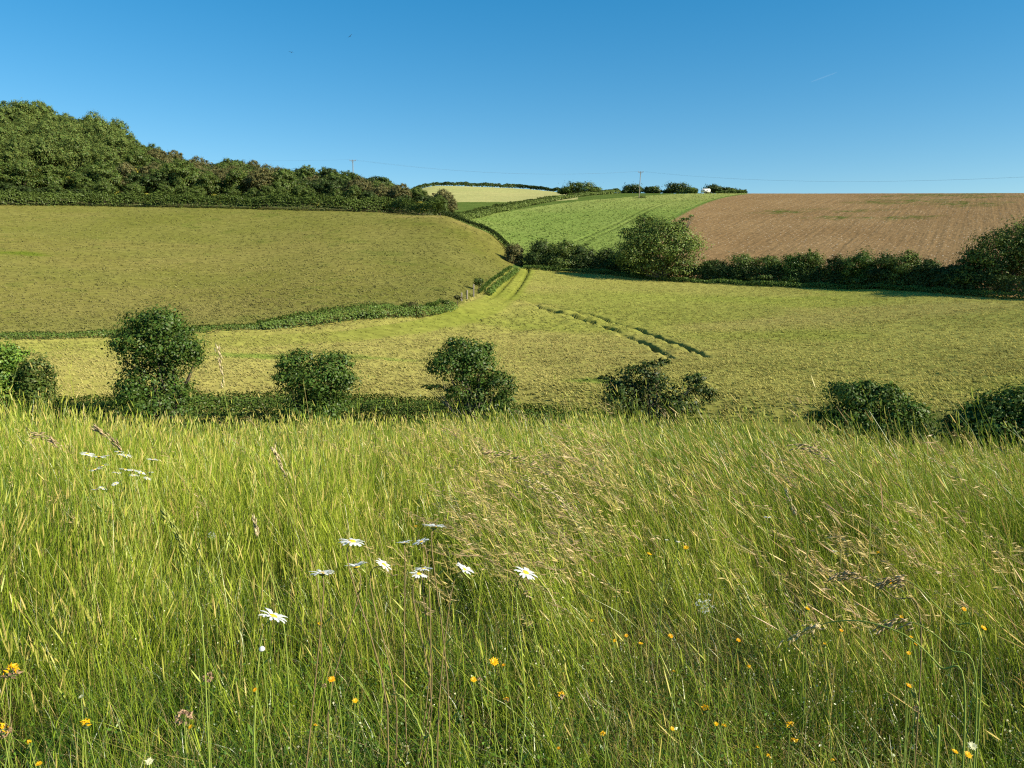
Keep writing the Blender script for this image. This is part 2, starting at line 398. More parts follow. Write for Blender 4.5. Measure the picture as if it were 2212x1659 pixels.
def land_relief(x, y, zn):
    """rut depths and tint of the land at x, y"""
    n = len(x); dz = np.zeros(n); T = np.ones((n, 3))
    r = np.hypot(x, y)
    # tussocks
    val = zn == 1; pas = zn == 2
    dz += np.where(val, 0.09 * fbm(x, y * 1.2, 1.0, 3, 50) + 0.07 * fbm(x, y, 3.2, 2, 53), 0)
    dz += np.where(pas, 0.07 * fbm(x * .8, y * 1.2, 1.1, 3, 51) + 0.06 * fbm(x, y, 2.6, 2, 54), 0)
    dz += np.where(zn == 5, 0.06 * fbm(x, y, 0.8, 2, 52), 0)
    # valley: reddish and greener bands
    red = smooth(0.05, 0.5, fbm(x * 0.5, y, 22, 3, 60)); grn = smooth(0.1, 0.5, fbm(x * 0.45 + 60, y, 16, 3, 61))
    T[val] *= (1 + (red[val, None] * np.array([0.0, -0.05, 0.06]))) * (1 + grn[val, None] * np.array([-0.10, 0.0, -0.20]))
    for c, a, b in PATCH_XY:
        m = smooth(0.25, 0.9, blob(x, y, c, a, b))[:, None] * val[:, None]
        T[:] = T * (1 - m) + m * np.array([0.62, 0.82, 0.60])
        dz += 0.1 * m[:, 0] * fbm(x, y, 0.9, 2, 66)
    # track: a smooth green band with two ruts near the gateway
    d, s, al = dist_poly(x, y, TRACK)
    fade = 1 - smooth(75, 105, al)
    m = ((1 - smooth(1.5, 2.6, d)) * val * (0.25 + 0.45 * fade))[:, None]
    T[:] = T * (1 - m) + m * np.array([0.74, 0.86, 0.55])
    dz *= (1 - 0.75 * m[:, 0])
    m = ((1 - smooth(0.12, 0.36, np.abs(np.abs(s) - 0.95))) * (d < 3) * val * (1 - smooth(35, 60, al)))[:, None]
    T[:] = T * (1 - m * .75) + m * .75 * np.array([0.35, 0.42, 0.3]); dz -= 0.4 * m[:, 0]
    m = ((1 - smooth(0.2, 0.7, np.abs(s - 2.6))) * (d < 4) * val * smooth(40, 60, al) * (1 - smooth(110, 140, al)))
    dz -= 0.22 * m
    # trampled line
    d, s, al = dist_poly(x, y, TRAMPLE)
    wob = 0.5 * fbm(x, y, 2.2, 2, 71)
    m = (1 - smooth(1.2, 3.4, d)) * val
    dz += m * (0.30 * fbm(x, y, 1.5, 3, 70))
    for off in (-1.5, 1.3):
        q = (1 - smooth(0.08, 0.42, np.abs(s - off + wob * .8))) * m * (.5 + .5 * smooth(-.4, .2, fbm(x + off * 9, y, 2.4, 2, 72)))
        dz -= 0.5 * q
        q = (q * 0.8)[:, None]
        T[:] = T * (1 - q) + q * np.array([0.48, 0.46, 0.42])
    # lodged grass around the track's bend
    c = cast(1180, 690); m = np.exp(-(((x - c[0]) / 14) ** 2 + ((y - c[1]) / 12) ** 2)) * val
    dz += m * 0.30 * fbm(x, y, 1.25, 3, 75)
    # pasture
    pg = smooth(0.0, 0.5, fbm(x * .6, y, 20, 3, 80))
    T[pas] *= 1 + pg[pas, None] * np.array([0.10, 0.03, 0.12])
    wl = smooth(.62, .8, fbm(x, y, 3.0, 3, 83) + .25 * fbm(x, y, 20, 2, 84) + .3)[:, None] * pas[:, None] * .5
    T[:] = T * (1 - wl) + wl * T * np.array([.72, .86, .7])
    m = (smooth(0.3, 1, blob(x, y, cast(40, 548), 7, 3)) * pas)[:, None]
    T[:] = T * (1 - m) + m * np.array([0.75, 0.98, 0.5])
    for c, a, b in DRY_XY:
        m = smooth(0.2, 1.0, blob(x, y, c, a, b))[:, None] * pas[:, None]
        T[:] = T * (1 - m) + m * np.array([1.55, 1.32, 1.75])
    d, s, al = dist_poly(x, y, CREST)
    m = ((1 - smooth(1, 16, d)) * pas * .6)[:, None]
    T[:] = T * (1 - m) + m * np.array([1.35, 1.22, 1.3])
    # crop
    cr = zn == 4
    d, s, al = dist_poly(x, y, TRAM2)
    m = (1 - smooth(0.25, 0.6, np.abs(np.abs(s) - 1.1))) * (d < 2.2) * cr
    dz -= 0.30 * m; q = (m * .75)[:, None]
    T[:] = T * (1 - q) + q * np.array([0.40, 0.42, 0.45])
    for off in (-26, 26, 52):
        m = (1 - smooth(0.2, 0.6, np.abs(np.abs(s - off) - 1.1))) * (np.abs(s - off) < 2.2) * cr * (d < 60)
        q = (m * .3)[:, None]; T[:] = T * (1 - q) + q * np.array([0.55, 0.6, 0.55])
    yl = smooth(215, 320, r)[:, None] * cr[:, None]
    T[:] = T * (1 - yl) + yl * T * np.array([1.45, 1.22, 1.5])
    d, s, al = dist_poly(x, y, GREEN_EDGE)
    # plough
    pl = zn == 5
    m = ((1 - smooth(0.8, 2.2, d)) * pl)[:, None]
    T[:] = T * (1 - m) + m * np.array([0.42, 0.95, 0.45])
    for c, a, b in WEED_XY:
        m = (smooth(0.35, 1.1, blob(x, y, c, a * 1.35, b * 2.4)) * smooth(-.35, .2, fbm(x, y, 1.8, 3, 90)))[:, None] * pl[:, None]
        T[:] = T * (1 - m) + m * np.array([0.40, 0.72, 0.38])
    return dz, T

M_ROUGH = mat_ground('rough_grass_ground', (0.065, 0.105, 0.022), (0.10, 0.135, 0.032), 0.15, 2.0, 0.5, 0.4)
M_VALLEY = mat_ground('hay_meadow', (0.262, 0.246, 0.062), (0.225, 0.222, 0.050), 0.06, 1.0, 0.5, 0.3, amp=0.22)
M_PAST = mat_ground('dry_pasture', (0.118, 0.120, 0.026), (0.142, 0.136, 0.036), 0.05, 1.0, 0.5, 0.3, amp=0.22)
M_WOODF = mat_ground('woodland_floor', (0.05, 0.05, 0.02), (0.07, 0.08, 0.03), 0.2, 1.5)
M_CROP = mat_ground('green_crop', (0.142, 0.198, 0.043), (0.172, 0.22, 0.054), 0.05, 1.4, 0.6, 0.25, furrow=(R(23), 1.2, 0.13), amp=0.22)
M_PLOUGH = mat_ground('ploughed_earth', (0.225, 0.142, 0.066), (0.26, 0.168, 0.080), 0.05, 1.2, 0.7, 0.3, furrow=(R(31), 0.9, 0.07), speck=(1.0, 0.12, (0.70, 0.60, 0.46)), amp=0.22)
M_FAR = mat_ground('barley', (0.32, 0.305, 0.125), (0.28, 0.285, 0.11), 0.03, 0.8, 0.5, 0.3, furrow=(R(-70), .8, 0.12), amp=0.15)
M_MEADOW = mat_ground('meadow_soil', (0.022, 0.024, 0.009), (0.035, 0.038, 0.013), 3, 30, 0.6, 0.03)

# fine sheet in front of the camera, one mesh per field, sharing their borders exactly
th = np.radians(np.linspace(-72, 72, 1100))
rr = np.concatenate([np.exp(np.linspace(math.log(0.3), math.log(30), 150))[:-1], np.exp(np.linspace(math.log(30), math.log(540), 560))])
A, B = np.meshgrid(th, rr, indexing='ij')
GX = (np.sin(A) * B).ravel(); GY = (np.cos(A) * B).ravel()
GZ = ground_z(GX, GY)
ZN = np.zeros(len(GX), int); far = np.hypot(GX, GY) > 28
ZN[far] = zones(GX[far], GY[far])
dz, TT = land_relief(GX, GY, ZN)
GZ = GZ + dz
nr, nth = len(rr), len(th)
ii, jj = np.meshgrid(np.arange(nth - 1), np.arange(nr - 1), indexing='ij')
q = np.stack([ii * nr + jj, (ii + 1) * nr + jj, (ii + 1) * nr + jj + 1, ii * nr + jj + 1], -1).reshape(-1, 4)
fz = ZN[q[:, 0]]; fr = np.hypot(GX[q[:, 0]], GY[q[:, 0]])
fz = np.where(fr < 26, 7, fz)
for k, nm, mt in ((7, 'meadow_ground', M_MEADOW), (0, 'grass_verge_ground', M_ROUGH), (1, 'hay_field', M_VALLEY), (2, 'pasture_field', M_PAST),
                  (3, 'woodland_ground', M_WOODF), (4, 'crop_field', M_CROP), (5, 'ploughed_field', M_PLOUGH), (6, 'barley_field', M_FAR)):
    f = q[fz == k]
    ids, inv = np.unique(f, return_inverse=True)
    V = np.stack([GX[ids], GY[ids], GZ[ids]], 1)
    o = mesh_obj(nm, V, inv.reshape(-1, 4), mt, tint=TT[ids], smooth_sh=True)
    o['kind'] = 'structure'
# the rest of the land, all round and out to the horizon
tha = np.radians(np.linspace(-180, 180, 241)); ra = np.exp(np.linspace(math.log(0.3), math.log(6000), 140))
A, B = np.meshgrid(tha, ra, indexing='ij')
X = (np.sin(A) * B).ravel(); Y = (np.cos(A) * B).ravel(); Z = ground_z(X, Y)
rad = np.hypot(X, Y)
Z = Z - np.where(np.abs(A.ravel()) < R(71), 0.035 * np.minimum(rad, 540) + 0.05, 0) - np.where(rad > 540, (rad - 540) * 0.05, 0)
ii, jj = np.meshgrid(np.arange(240), np.arange(139), indexing='ij')
qq = np.stack([ii * 140 + jj, (ii + 1) * 140 + jj, (ii + 1) * 140 + jj + 1, ii * 140 + jj + 1], -1).reshape(-1, 4)
o = mesh_obj('ground', np.stack([X, Y, Z], 1), qq, M_ROUGH, tint=np.ones((len(X), 3)), smooth_sh=True)
o['kind'] = 'structure'

def gz(x, y):                                         # height of the finished surface
    x = np.atleast_1d(np.asarray(x, float)); y = np.atleast_1d(np.asarray(y, float))
    return ground_z(x, y)

# ------------------------------------------------------------------ leaves and trees
def norm(a): return a / (np.linalg.norm(a, axis=-1, keepdims=True) + 1e-9)

def leaf_quads(P, Nrm, size, rng, aspect=0.6, axis=None):
    n = len(P)
    a = rng.normal(size=(n, 3)) if axis is None else axis + 0.35 * rng.normal(size=(n, 3))
    a = norm(a - (a * Nrm).sum(1, keepdims=True) * Nrm)
    b = np.cross(Nrm, a)
    s = (size * rng.uniform(0.6, 1.25, n))[:, None]
    bend = Nrm * s * 0.18
    V = np.stack([P - a * s, P + b * s * aspect - bend, P + a * s, P - b * s * aspect - bend], 1).reshape(-1, 3)
    F = np.arange(4 * n).reshape(-1, 4)
    return V, F

def crown(lobes, n, size, seed, clumps=26, inner=0.25, spread=0.30, droop=0.0, tvar=0.35, flat=0.0, rough=.33):
    """leaf clumps spread over and through a set of ellipsoid boughs"""
    rng = np.random.default_rng(seed)
    L = np.array(lobes, float)
    w = (L[:, 3] * L[:, 4] + L[:, 4] * L[:, 5] + L[:, 3] * L[:, 5]) ** 1.0
    w /= w.sum()
    Ps, Ns, Ts = [], [], []
    for l, wi in zip(L, w):
        nl = max(12, int(n * wi)); kc = max(5, int(clumps * (0.4 + wi * len(L) * .6)))
        d = norm(rng.normal(size=(kc, 3))); d[:, 2] = np.where(d[:, 2] < -0.35, -d[:, 2] * .6, d[:, 2]); d = norm(d)
        cr = rng.uniform(0.68, 1.0, kc)
        cc = d * cr[:, None]
        ct = rng.uniform(1 - tvar, 1 + tvar, kc)
        k = rng.integers(0, kc, nl)
        off = rng.normal(size=(nl, 3)) * spread * rng.uniform(.5, 1.1, kc)[k][:, None]
        off[:, 2] *= 0.75
        p = cc[k] + off
        inn = rng.random(nl) < inner
        p[inn] = norm(rng.normal(size=(inn.sum(), 3))) * (rng.random(inn.sum()) ** 0.4 * 0.8)[:, None]
        nn = norm(norm(off) * 0.85 + d[k] * 0.65 + rng.normal(size=(nl, 3)) * rough + np.array([0, 0, 0.2]))
        P = l[:3] + p * l[3:6]
        P[:, 2] -= droop * (p[:, 0] ** 2 + p[:, 1] ** 2) * l[5]
        Ps.append(P); Ns.append(nn); Ts.append(ct[k] * rng.uniform(0.8, 1.2, nl))
    P = np.concatenate(Ps); Nn = np.concatenate(Ns); T = np.concatenate(Ts)
    V, F = leaf_quads(P, Nn, size, rng)
    tint = np.repeat(T, 4)[:, None] * np.ones((1, 3))
    yv = np.repeat(rng.uniform(-1, 1, len(P)), 4)
    tint[:, 0] *= 1 + 0.22 * yv
    return V, F, tint

def tube(P, rad, seg=6):
    P = np.array(P, float); n = len(P); V = []; F = []
    for i in range(n):
        t = P[min(i + 1, n - 1)] - P[max(i - 1, 0)]; t = t / (np.linalg.norm(t) + 1e-9)
        a = np.cross(t, [0.3, 0.1, 1] if abs(t[2]) < .9 else [1, 0, 0]); a /= np.linalg.norm(a) + 1e-9; b = np.cross(t, a)
        for k in range(seg):
            w = 2 * math.pi * k / seg
            V.append(P[i] + rad[i] * (math.cos(w) * a + math.sin(w) * b))
    for i in range(n - 1):
        for k in range(seg):
            F.append((i * seg + k, i * seg + (k + 1) % seg, (i + 1) * seg + (k + 1) % seg, (i + 1) * seg + k))
    return np.array(V), np.array(F)

def join(parts):
    V = []; F = []; o = 0
    for v, f in parts:
        V.append(v); F.append(np.asarray(f) + o); o += len(v)
    return np.concatenate(V), np.concatenate(F)

M_BARK = mat_plain('bark', (0.07, 0.056, 0.042), 0.9, 8, 0.35)
M_TWIG = mat_plain('pale_twig', (0.17, 0.145, 0.10), 0.9, 8, 0.3)

def limbs(lobes, h0, rad, seed, reach=0.85, per=3):
    rng = np.random.default_rng(seed); parts = []
    L = np.array(lobes, float); c = L[:, :3].mean(0)
    fork = np.array([c[0] * 0.25, c[1] * 0.25, max(h0, 0.3)])
    parts.append(tube([np.array([0, 0, -0.5]), np.array([0.02, 0, 0.2]), fork * [.5, .5, .6], fork], [rad * 1.35, rad * 1.1, rad, rad * .8], 8))
    for l in L:
        for k in range(per):
            e = l[:3] + norm(rng.normal(size=3)) * l[3:6] * reach * [1, 1, .8]
            mid = fork * .45 + l[:3] * .55 + rng.normal(size=3) * l[3:6] * .15 - [0, 0, l[5] * .1]
            m2 = mid * .5 + e * .5 + rng.normal(size=3) * l[3:6] * .08
            parts.append(tube([fork, (fork + mid) / 2, mid, m2, e], [rad * .5, rad * .42, rad * .3, rad * .18, rad * .05], 5))
    return join(parts)

def px_tree(name, label, cat, r, lobes, n, size, mat, seed, group=None, bark=None, depth=0.9, rad=None, per=3, jit=0.35, base_u=None, **kw):
    """a tree standing at ground distance r; its boughs are given by where they show"""
    u0 = base_u if base_u is not None else sum(l[0] * l[2] for l in lobes) / sum(l[2] for l in lobes)
    bx, by = at_ur(u0, r, lobes[0][1]); bz = float(gz(bx, by)[0])
    rng = np.random.default_rng(seed); W = []
    for i, l in enumerate(lobes):
        s = r / F_PX * 1.0
        dep = (rng.uniform(-jit, jit) if i else 0) * l[2] * s
        p = pt(l[0], l[1], r + dep)
        W.append([p[0] - bx, p[1] - by, p[2] - bz, l[2] * s, (l[2] + l[3]) * .5 * s * depth, l[3] * s])
    e = empty(name, (bx, by, bz), label, cat, group)
    V, F, T = crown(W, n, size, seed, **kw)
    mesh_obj('crown', V, F, mat, e, tint=T)
    hh = min(w[2] - w[5] for w in W)
    V, F = limbs(W, max(0.4, hh * .8), rad or r / F_PX * lobes[0][2] * 0.07, seed, per=per)
    mesh_obj('trunk', V, F, bark or M_BARK, e)
    return e

M_SYC = mat_leaf('sycamore_leaf', (0.068, 0.118, 0.018), 0.25, 0.02)
M_SYCB = mat_leaf('bright_leaf', (0.14, 0.23, 0.03), 0.25, 0.02)
M_HAW = mat_leaf('hawthorn_leaf', (0.082, 0.118, 0.023), 0.2, 0.015)
M_ASH = mat_leaf('ash_leaf', (0.125, 0.17, 0.034), 0.22, 0.015)
M_DARK = mat_leaf('dark_leaf', (0.045, 0.070, 0.016), 0.15, 0.015)
M_OLIVE = mat_leaf('olive_leaf', (0.115, 0.112, 0.040), 0.15, 0.01)
M_WOODG = mat_leaf('wood_green_leaf', (0.115, 0.155, 0.036), 0.2, 0.01)
M_YEL = mat_leaf('yellow_green_leaf', (0.27, 0.26, 0.04), 0.2, 0.01)
M_BRAM = mat_leaf('bramble_leaf', (0.10, 0.155, 0.028), 0.2, 0.015)
M_HEDGE = mat_leaf('hedge_leaf', (0.08, 0.128, 0.02), 0.2, 0.02)

# seven trees along the lane below the meadow
G = 'trees along the lane hedge below the meadow'
px_tree('sycamore_tree', 'large rounded dark green tree, second from the left along the lane, keyhole shaped', 'tree', 39,
        [(335, 738, 82, 70), (375, 770, 55, 62), (292, 760, 42, 55), (345, 705, 45, 40), (325, 835, 62, 62), (330, 885, 66, 45), (388, 850, 30, 40), (280, 855, 34, 40), (400, 775, 36, 40), (425, 778, 14, 12)],
        17000, 0.072, M_SYC, 1, G, clumps=40, spread=0.22, inner=.3)
px_tree('sycamore_tree', 'broad dark tree with two humps, standing over the lane hedge left of centre', 'tree', 38.5,
        [(645, 795, 42, 42), (722, 795, 44, 45), (690, 830, 78, 50), (690, 875, 72, 45), (625, 828, 36, 32), (735, 835, 34, 38), (606, 790, 14, 10), (610, 815, 18, 14), (680, 905, 70, 40)],
        15000, 0.070, M_SYC, 2, G, clumps=36, spread=0.24, inner=.3)
px_tree('sycamore_tree', 'lopsided tree with pale bare boughs showing, near the middle of the lane', 'tree', 37,
        [(1000, 778, 58, 46), (965, 800, 44, 40), (1030, 800, 52, 48), (990, 745, 28, 18), (1045, 762, 26, 24), (1075, 835, 38, 38), (1010, 848, 60, 35), (1090, 870, 28, 30), (935, 838, 24, 8), (1040, 885, 70, 35)],
        13000, 0.068, M_SYC, 3, G, bark=M_TWIG, clumps=34, spread=0.24, inner=.2, per=5)
px_tree('sycamore_tree', 'thin straggling tree with see-through top and bare twigs, right of centre on the lane', 'tree', 35,
        [(1400, 790, 26, 9), (1425, 785, 20, 12), (1380, 812, 48, 22), (1335, 838, 50, 28), (1350, 868, 50, 38), (1420, 850, 48, 38), (1500, 825, 30, 18), (1510, 855, 32, 30), (1465, 880, 50, 32), (1310, 818, 18, 10), (1400, 895, 66, 34)],
        6500, 0.075, M_DARK, 4, G, bark=M_TWIG, clumps=20, spread=0.30, inner=.1, per=6, rad=0.09)
px_tree('sycamore_tree', 'wide spreading dark tree on the lane, third from the right', 'tree', 34,
        [(1850, 856, 60, 34), (1905, 868, 52, 36), (1820, 838, 22, 12), (1925, 842, 22, 12), (1880, 836, 24, 12), (1960, 900, 44, 34), (1850, 900, 62, 44), (1780, 905, 46, 16), (1930, 935, 80, 44), (1830, 935, 70, 40)],
        14000, 0.066, M_SYC, 5, G, clumps=34, spread=0.26, inner=.25)
px_tree('sycamore_tree', 'dark spreading tree cut off by the right frame edge beside the lane', 'tree', 32.5,
        [(2160, 885, 62, 40), (2215, 880, 60, 42), (2100, 905, 50, 32), (2150, 930, 90, 40), (2250, 920, 60, 50), (2065, 915, 28, 16), (2290, 890, 60, 50), (2200, 950, 110, 40), (2090, 945, 50, 34)],
        15000, 0.066, M_SYC, 6, G, clumps=34, spread=0.25, inner=.25)
px_tree('sycamore_tree', 'bright green round tree cut off by the left frame edge', 'tree', 41,
        [(-5, 795, 48, 45), (20, 770, 30, 30), (15, 830, 45, 40), (-40, 810, 45, 50), (10, 860, 60, 45)],
        10000, 0.068, M_SYCB, 7, G, clumps=34, spread=0.22, inner=.25)
px_tree('elder_bush', 'small dull green bush beside the bright tree at the left frame edge', 'bush', 40,
        [(80, 800, 26, 30), (95, 825, 20, 32), (65, 830, 26, 34), (85, 860, 34, 34)],
        4200, 0.06, M_HAW, 8, G, clumps=24, spread=0.26, inner=.2)

# the ash and the hedgerow behind the hay field
G = 'bushes and trees of the hedgerow behind the hay field'
px_tree('ash_tree', 'tall rounded ash tree standing above the hedgerow in front of the ploughed field', 'tree', 134,
        [(1432, 535, 72, 58), (1470, 545, 52, 50), (1385, 530, 46, 34), (1370, 560, 50, 42), (1420, 500, 52, 30), (1450, 585, 70, 28), (1395, 478, 26, 14), (1360, 508, 24, 16), (1478, 474, 14, 4), (1494, 467, 7, 3), (1460, 492, 24, 16)],
        24000, 0.17, M_ASH, 20, G, clumps=44, spread=0.2, inner=.3, base_u=1435, per=4, bark=M_TWIG)
px_tree('ash_tree', 'big leaning tree at the right frame edge above the end of the hedgerow', 'tree', 119,
        [(2170, 545, 66, 48), (2215, 530, 56, 48), (2135, 575, 50, 44), (2190, 595, 80, 34), (2110, 600, 42, 26), (2250, 560, 60, 60), (2100, 565, 22, 14)],
        20000, 0.155, M_HAW, 21, G, clumps=44, spread=0.2, inner=.3, base_u=2190, per=4, bark=M_TWIG)
HB = [  # u, half width, top, base, material, label
    (1110, 20, 527, 582, M_OLIVE, 'tall grey green bush at the left side of the gateway'),
    (1165, 26, 519, 580, M_DARK, 'dark bush at the right side of the gateway'),
    (1212, 32, 518, 583, M_HAW, 'leafy rounded bush, second to the right of the gateway'),
    (1262, 28, 528, 590, M_DARK, 'shaded bush midway between the gateway and the ash tree'),
    (1312, 26, 536, 596, M_DARK, 'low dark bush just left of the ash tree'),
    (1345, 24, 534, 600, M_DARK, 'narrow dark bush under the left side of the ash tree'),
    (1545, 30, 562, 612, M_DARK, 'low dark bush just right of the ash tree'),
    (1600, 34, 550, 614, M_HAW, 'second bush to the right of the ash tree'),
    (1660, 34, 552, 617, M_HAW, 'bush below the plough, third to the right of the ash tree'),
    (1718, 28, 548, 618, M_SYC, 'bush fourth to the right of the ash tree, level topped'),
    (1750, 26, 541, 619, M_HAW, 'higher bush that rises before the dip in the hedgerow'),
    (1812, 30, 556, 621, M_DARK, 'dark bush just right of the dip in the hedgerow'),
    (1862, 34, 545, 622, M_SYC, 'tall ivy green bush in the middle of the right hedgerow'),
    (1912, 30, 549, 623, M_DARK, 'shaded bush left of the lit one in the right hedgerow'),
    (1955, 34, 548, 624, M_HAW, 'sunlit bush near the lower right of the ploughed field'),
    (2005, 26, 562, 626, M_DARK, 'small dark bush before the low gap in the hedgerow'),
    (2045, 26, 574, 627, M_DARK, 'lowest bush of the hedgerow, next to the big leaning tree'),
    (2080, 24, 570, 630, M_DARK, 'dark bush tucked under the left side of the leaning tree')]
hu = [1130, 1300, 1430, 1540, 1800, 2000, 2212]; hr = [143, 140, 135, 132, 127.5, 121, 113.5]
for i, (u, hw, vt, vb, mt, lb) in enumerate(HB):
    r = float(np.interp(u, hu, hr)) + 0.8
    rg = np.random.default_rng(300 + i); H = vb - vt
    lo = [(u, vt + H * .42, hw, H * .42), (u - hw * .4, vt + H * .7, hw * .8, H * .34), (u + hw * .45, vt + H * .66, hw * .75, H * .38),
          (u + rg.uniform(-.5, .5) * hw, vt + H * .22, hw * .5, H * .22), (u, vb - H * .14, hw * 1.1, H * .26)]
    px_tree('hedgerow_bush', lb, 'bush', r, lo, 8500, 0.135, mt, 310 + i, G, clumps=18, spread=0.24, inner=.35, jit=.5)

# ------------------------------------------------------------------ woodland on the left hill
def proto_tree(kind, seed, h, w, mat, size, n, skew):
    rng = np.random.default_rng(seed); lobes = []
    k = rng.integers(5, 8)
    for i in range(k):
        a = 2 * math.pi * i / k + rng.uniform(-.4, .4); d = w * rng.uniform(.25, .5)
        z = h * rng.uniform(.45, .72)
        lobes.append([math.cos(a) * d + skew * z, math.sin(a) * d, z, w * rng.uniform(.34, .5), w * rng.uniform(.34, .5), h * rng.uniform(.18, .28)])
    lobes.append([skew * h * .8, 0, h * .76, w * .45, w * .45, h * .22])
    lobes.append([0, 0, h * .35, w * .62, w * .62, h * .32])
    e = bpy.data.objects.new('woodland_tree', None); C.objects.link(e)
    V, F, T = crown(lobes, n, size, seed, clumps=26, spread=0.17, inner=.16, tvar=.3, rough=.22)
    mesh_obj('crown', V, F, mat, e, tint=T)
    V, F = limbs(lobes, h * .3, h * .022, seed, per=2)
    mesh_obj('trunk', V, F, M_BARK, e)
    return e
def copy_tree(p):
    e = p.copy(); C.objects.link(e)
    for ch in p.children:
        c = ch.copy(); C.objects.link(c); c.parent = e
    return e
PROT = {
    'ash': [proto_tree('ash', 500 + i, 12, 5.6, M_WOODG, 0.18, 15000, 0.12) for i in range(3)],
    'olive': [proto_tree('olive', 510 + i, 7.0, 4.4, M_OLIVE, 0.15, 11000, 0.22) for i in range(3)],
    'green': [proto_tree('green', 520 + i, 7.4, 4.4, M_HAW, 0.15, 11000, 0.15) for i in range(3)],
    'dark': [proto_tree('dark', 530 + i, 6.6, 4.2, M_DARK, 0.15, 11000, 0.18) for i in range(2)],
    'yellow': [proto_tree('yellow', 540 + i, 4.6, 3.0, M_YEL, 0.20, 2600, 0.1) for i in range(2)],
}
USED = set()
DESC = {'ash': 'tall leafy fresh green tree', 'olive': 'windswept olive brown hawthorn', 'green': 'rounded mid green tree', 'dark': 'dark green thorn tree', 'yellow': 'small yellowish elder'}
CATK = {'ash': 'tree', 'olive': 'tree', 'green': 'tree', 'dark': 'tree', 'yellow': 'bush'}
def place_wood(kind, u, r, s, row):
    lst = PROT[kind]; p = lst[random.randrange(len(lst))]
    e = p if p.name not in USED else copy_tree(p)
    USED.add(p.name)
    x, y = at_ur(u, r, 430)
    e.location = (x, y, float(gz(x, y)[0]) - 0.25)
    e.rotation_euler = (0, 0, random.uniform(-.5, .5) if kind in ('olive', 'dark') else random.uniform(0, 6.28))
    e.scale = (s * random.uniform(.9, 1.1), s * random.uniform(.9, 1.1), s * random.uniform(.9, 1.1))
    where = ['at the left frame edge', 'in the tall left end of the wood', 'where the tall wood drops to scrub', 'in the left middle of the wood', 'in the middle of the wood',
             'below the far power pole', 'in the right part of the wood', 'at the tapering right tip of the wood'][min(7, max(0, int((u + 60) // 130)))]
    tag(e, '%s %s, %s' % (DESC[kind], where, row), CATK[kind], 'trees of the hillside wood')
TOPU = [-200, 70, 110, 200, 290, 380, 440, 560, 700, 800, 880, 950]
RIDG = [280, 276, 288, 280, 270, 262, 255, 245, 232, 218, 208, 198]
def edge_r(u): return float(np.interp(u, [-500, 0, 250, 500, 730, 850, 950], [202, 200, 198, 188, 179, 174, 168]))
rnd = random.Random(5)
rows = 0
r_off = 4.0
while True:
    any_ = False
    u = -190 + rnd.uniform(0, 30)
    while u < 972:
        re, rg = edge_r(u), float(np.interp(u, TOPU, RIDG))
        r = re + r_off + rnd.uniform(-2, 2)
        if r < rg:
            any_ = True
            f = r_off / max(rg - re, 1)
            row = 'front row' if rows == 0 else ('behind the front row' if rows == 1 else ('on the skyline' if r > rg - 9 else 'halfway up'))
            if u < 285 and f > 0.22 - (u < 60) * .1:
                k = 'ash' if rnd.random() < .85 else 'green'; s = rnd.uniform(.85, 1.05) * (1.0 if u < 70 else (1.14 if u < 165 else 1.12) if f > .6 else 1.1)
            elif rows == 0:
                k = rnd.choice(['green', 'dark', 'green', 'yellow' if u > 250 else 'green']); s = rnd.uniform(.55, .75)
            else:
                k = rnd.choices(['olive', 'green', 'dark', 'yellow'], [5 if u < 600 else 2.5, 3.2, 2 if u < 600 else 3, 1.3 if f < .5 else 0])[0]
                s = rnd.uniform(.85, 1.2) * float(np.interp(u, [300, 600, 800, 965], [1.15, 1.0, .92, .78])) * (1.12 if r > rg - 9 else 1)
            place_wood(k, u, r, s, row)
        u += rnd.uniform(.85, 1.15) * (5.8 if rows else 4.0) / r * F_PX * (1.25 if u < 285 and rows else 1)
    if not any_: break
    rows += 1
    r_off += 6.5 if rows > 1 else 5.0
    if rows > 20: break
px_tree('woodland_tree', 'thin crowned tree with sky showing through, on the skyline at the left frame edge', 'tree', 284, [(22, 238, 34, 15), (58, 240, 24, 12), (0, 256, 26, 16), (44, 266, 20, 10), (-30, 245, 30, 22), (70, 262, 10, 8)], 4200, .24, M_HAW, 560, 'trees of the hillside wood', clumps=22, spread=.2, inner=.05, base_u=30, per=4)
# trees on the skyline behind the crop field
G = 'trees on the skyline'
SK = [(1252, 406, 26, 13, M_HAW, 'largest rounded bush on the skyline, left of the power pole'), (1222, 412, 12, 7, M_HAW, 'low bush adjoining the left of the largest skyline bush'), (1285, 412, 12, 6, M_HAW, 'low bush trailing right of the largest skyline bush'),
      (1364, 409, 17, 9, M_DARK, 'round dark tree on the skyline just left of the power pole'), (1409, 410, 14, 8, M_DARK, 'small round tree on the skyline just right of the power pole'),
      (1462, 407, 22, 11, M_DARK, 'wide domed tree on the skyline, second right of the power pole'), (1495, 412, 10, 6, M_HAW, 'little bush on the skyline left of the white trailer'),
      (1542, 409, 18, 8, M_DARK, 'dark bush on the skyline right of the white trailer'), (1568, 412, 18, 6, M_DARK, 'low bush at the right end of the skyline row'), (1590, 415, 16, 4, M_DARK, 'lowest bush, trailing into the ploughed crest')]
for i, (u, v, a, b, mt, lb) in enumerate(SK):
    r = 334 + (i % 3)
    px_tree('skyline_tree', lb, 'tree' if 'tree' in lb else 'bush', r, [(u, v, a * 1.1, b * 1.15), (u - a * .65, v + b * .5, a * .7, b * .8), (u + a * .7, v + b * .5, a * .7, b * .8)], 3000, 0.32, mt, 600 + i, G, clumps=16, spread=.26, inner=.4)

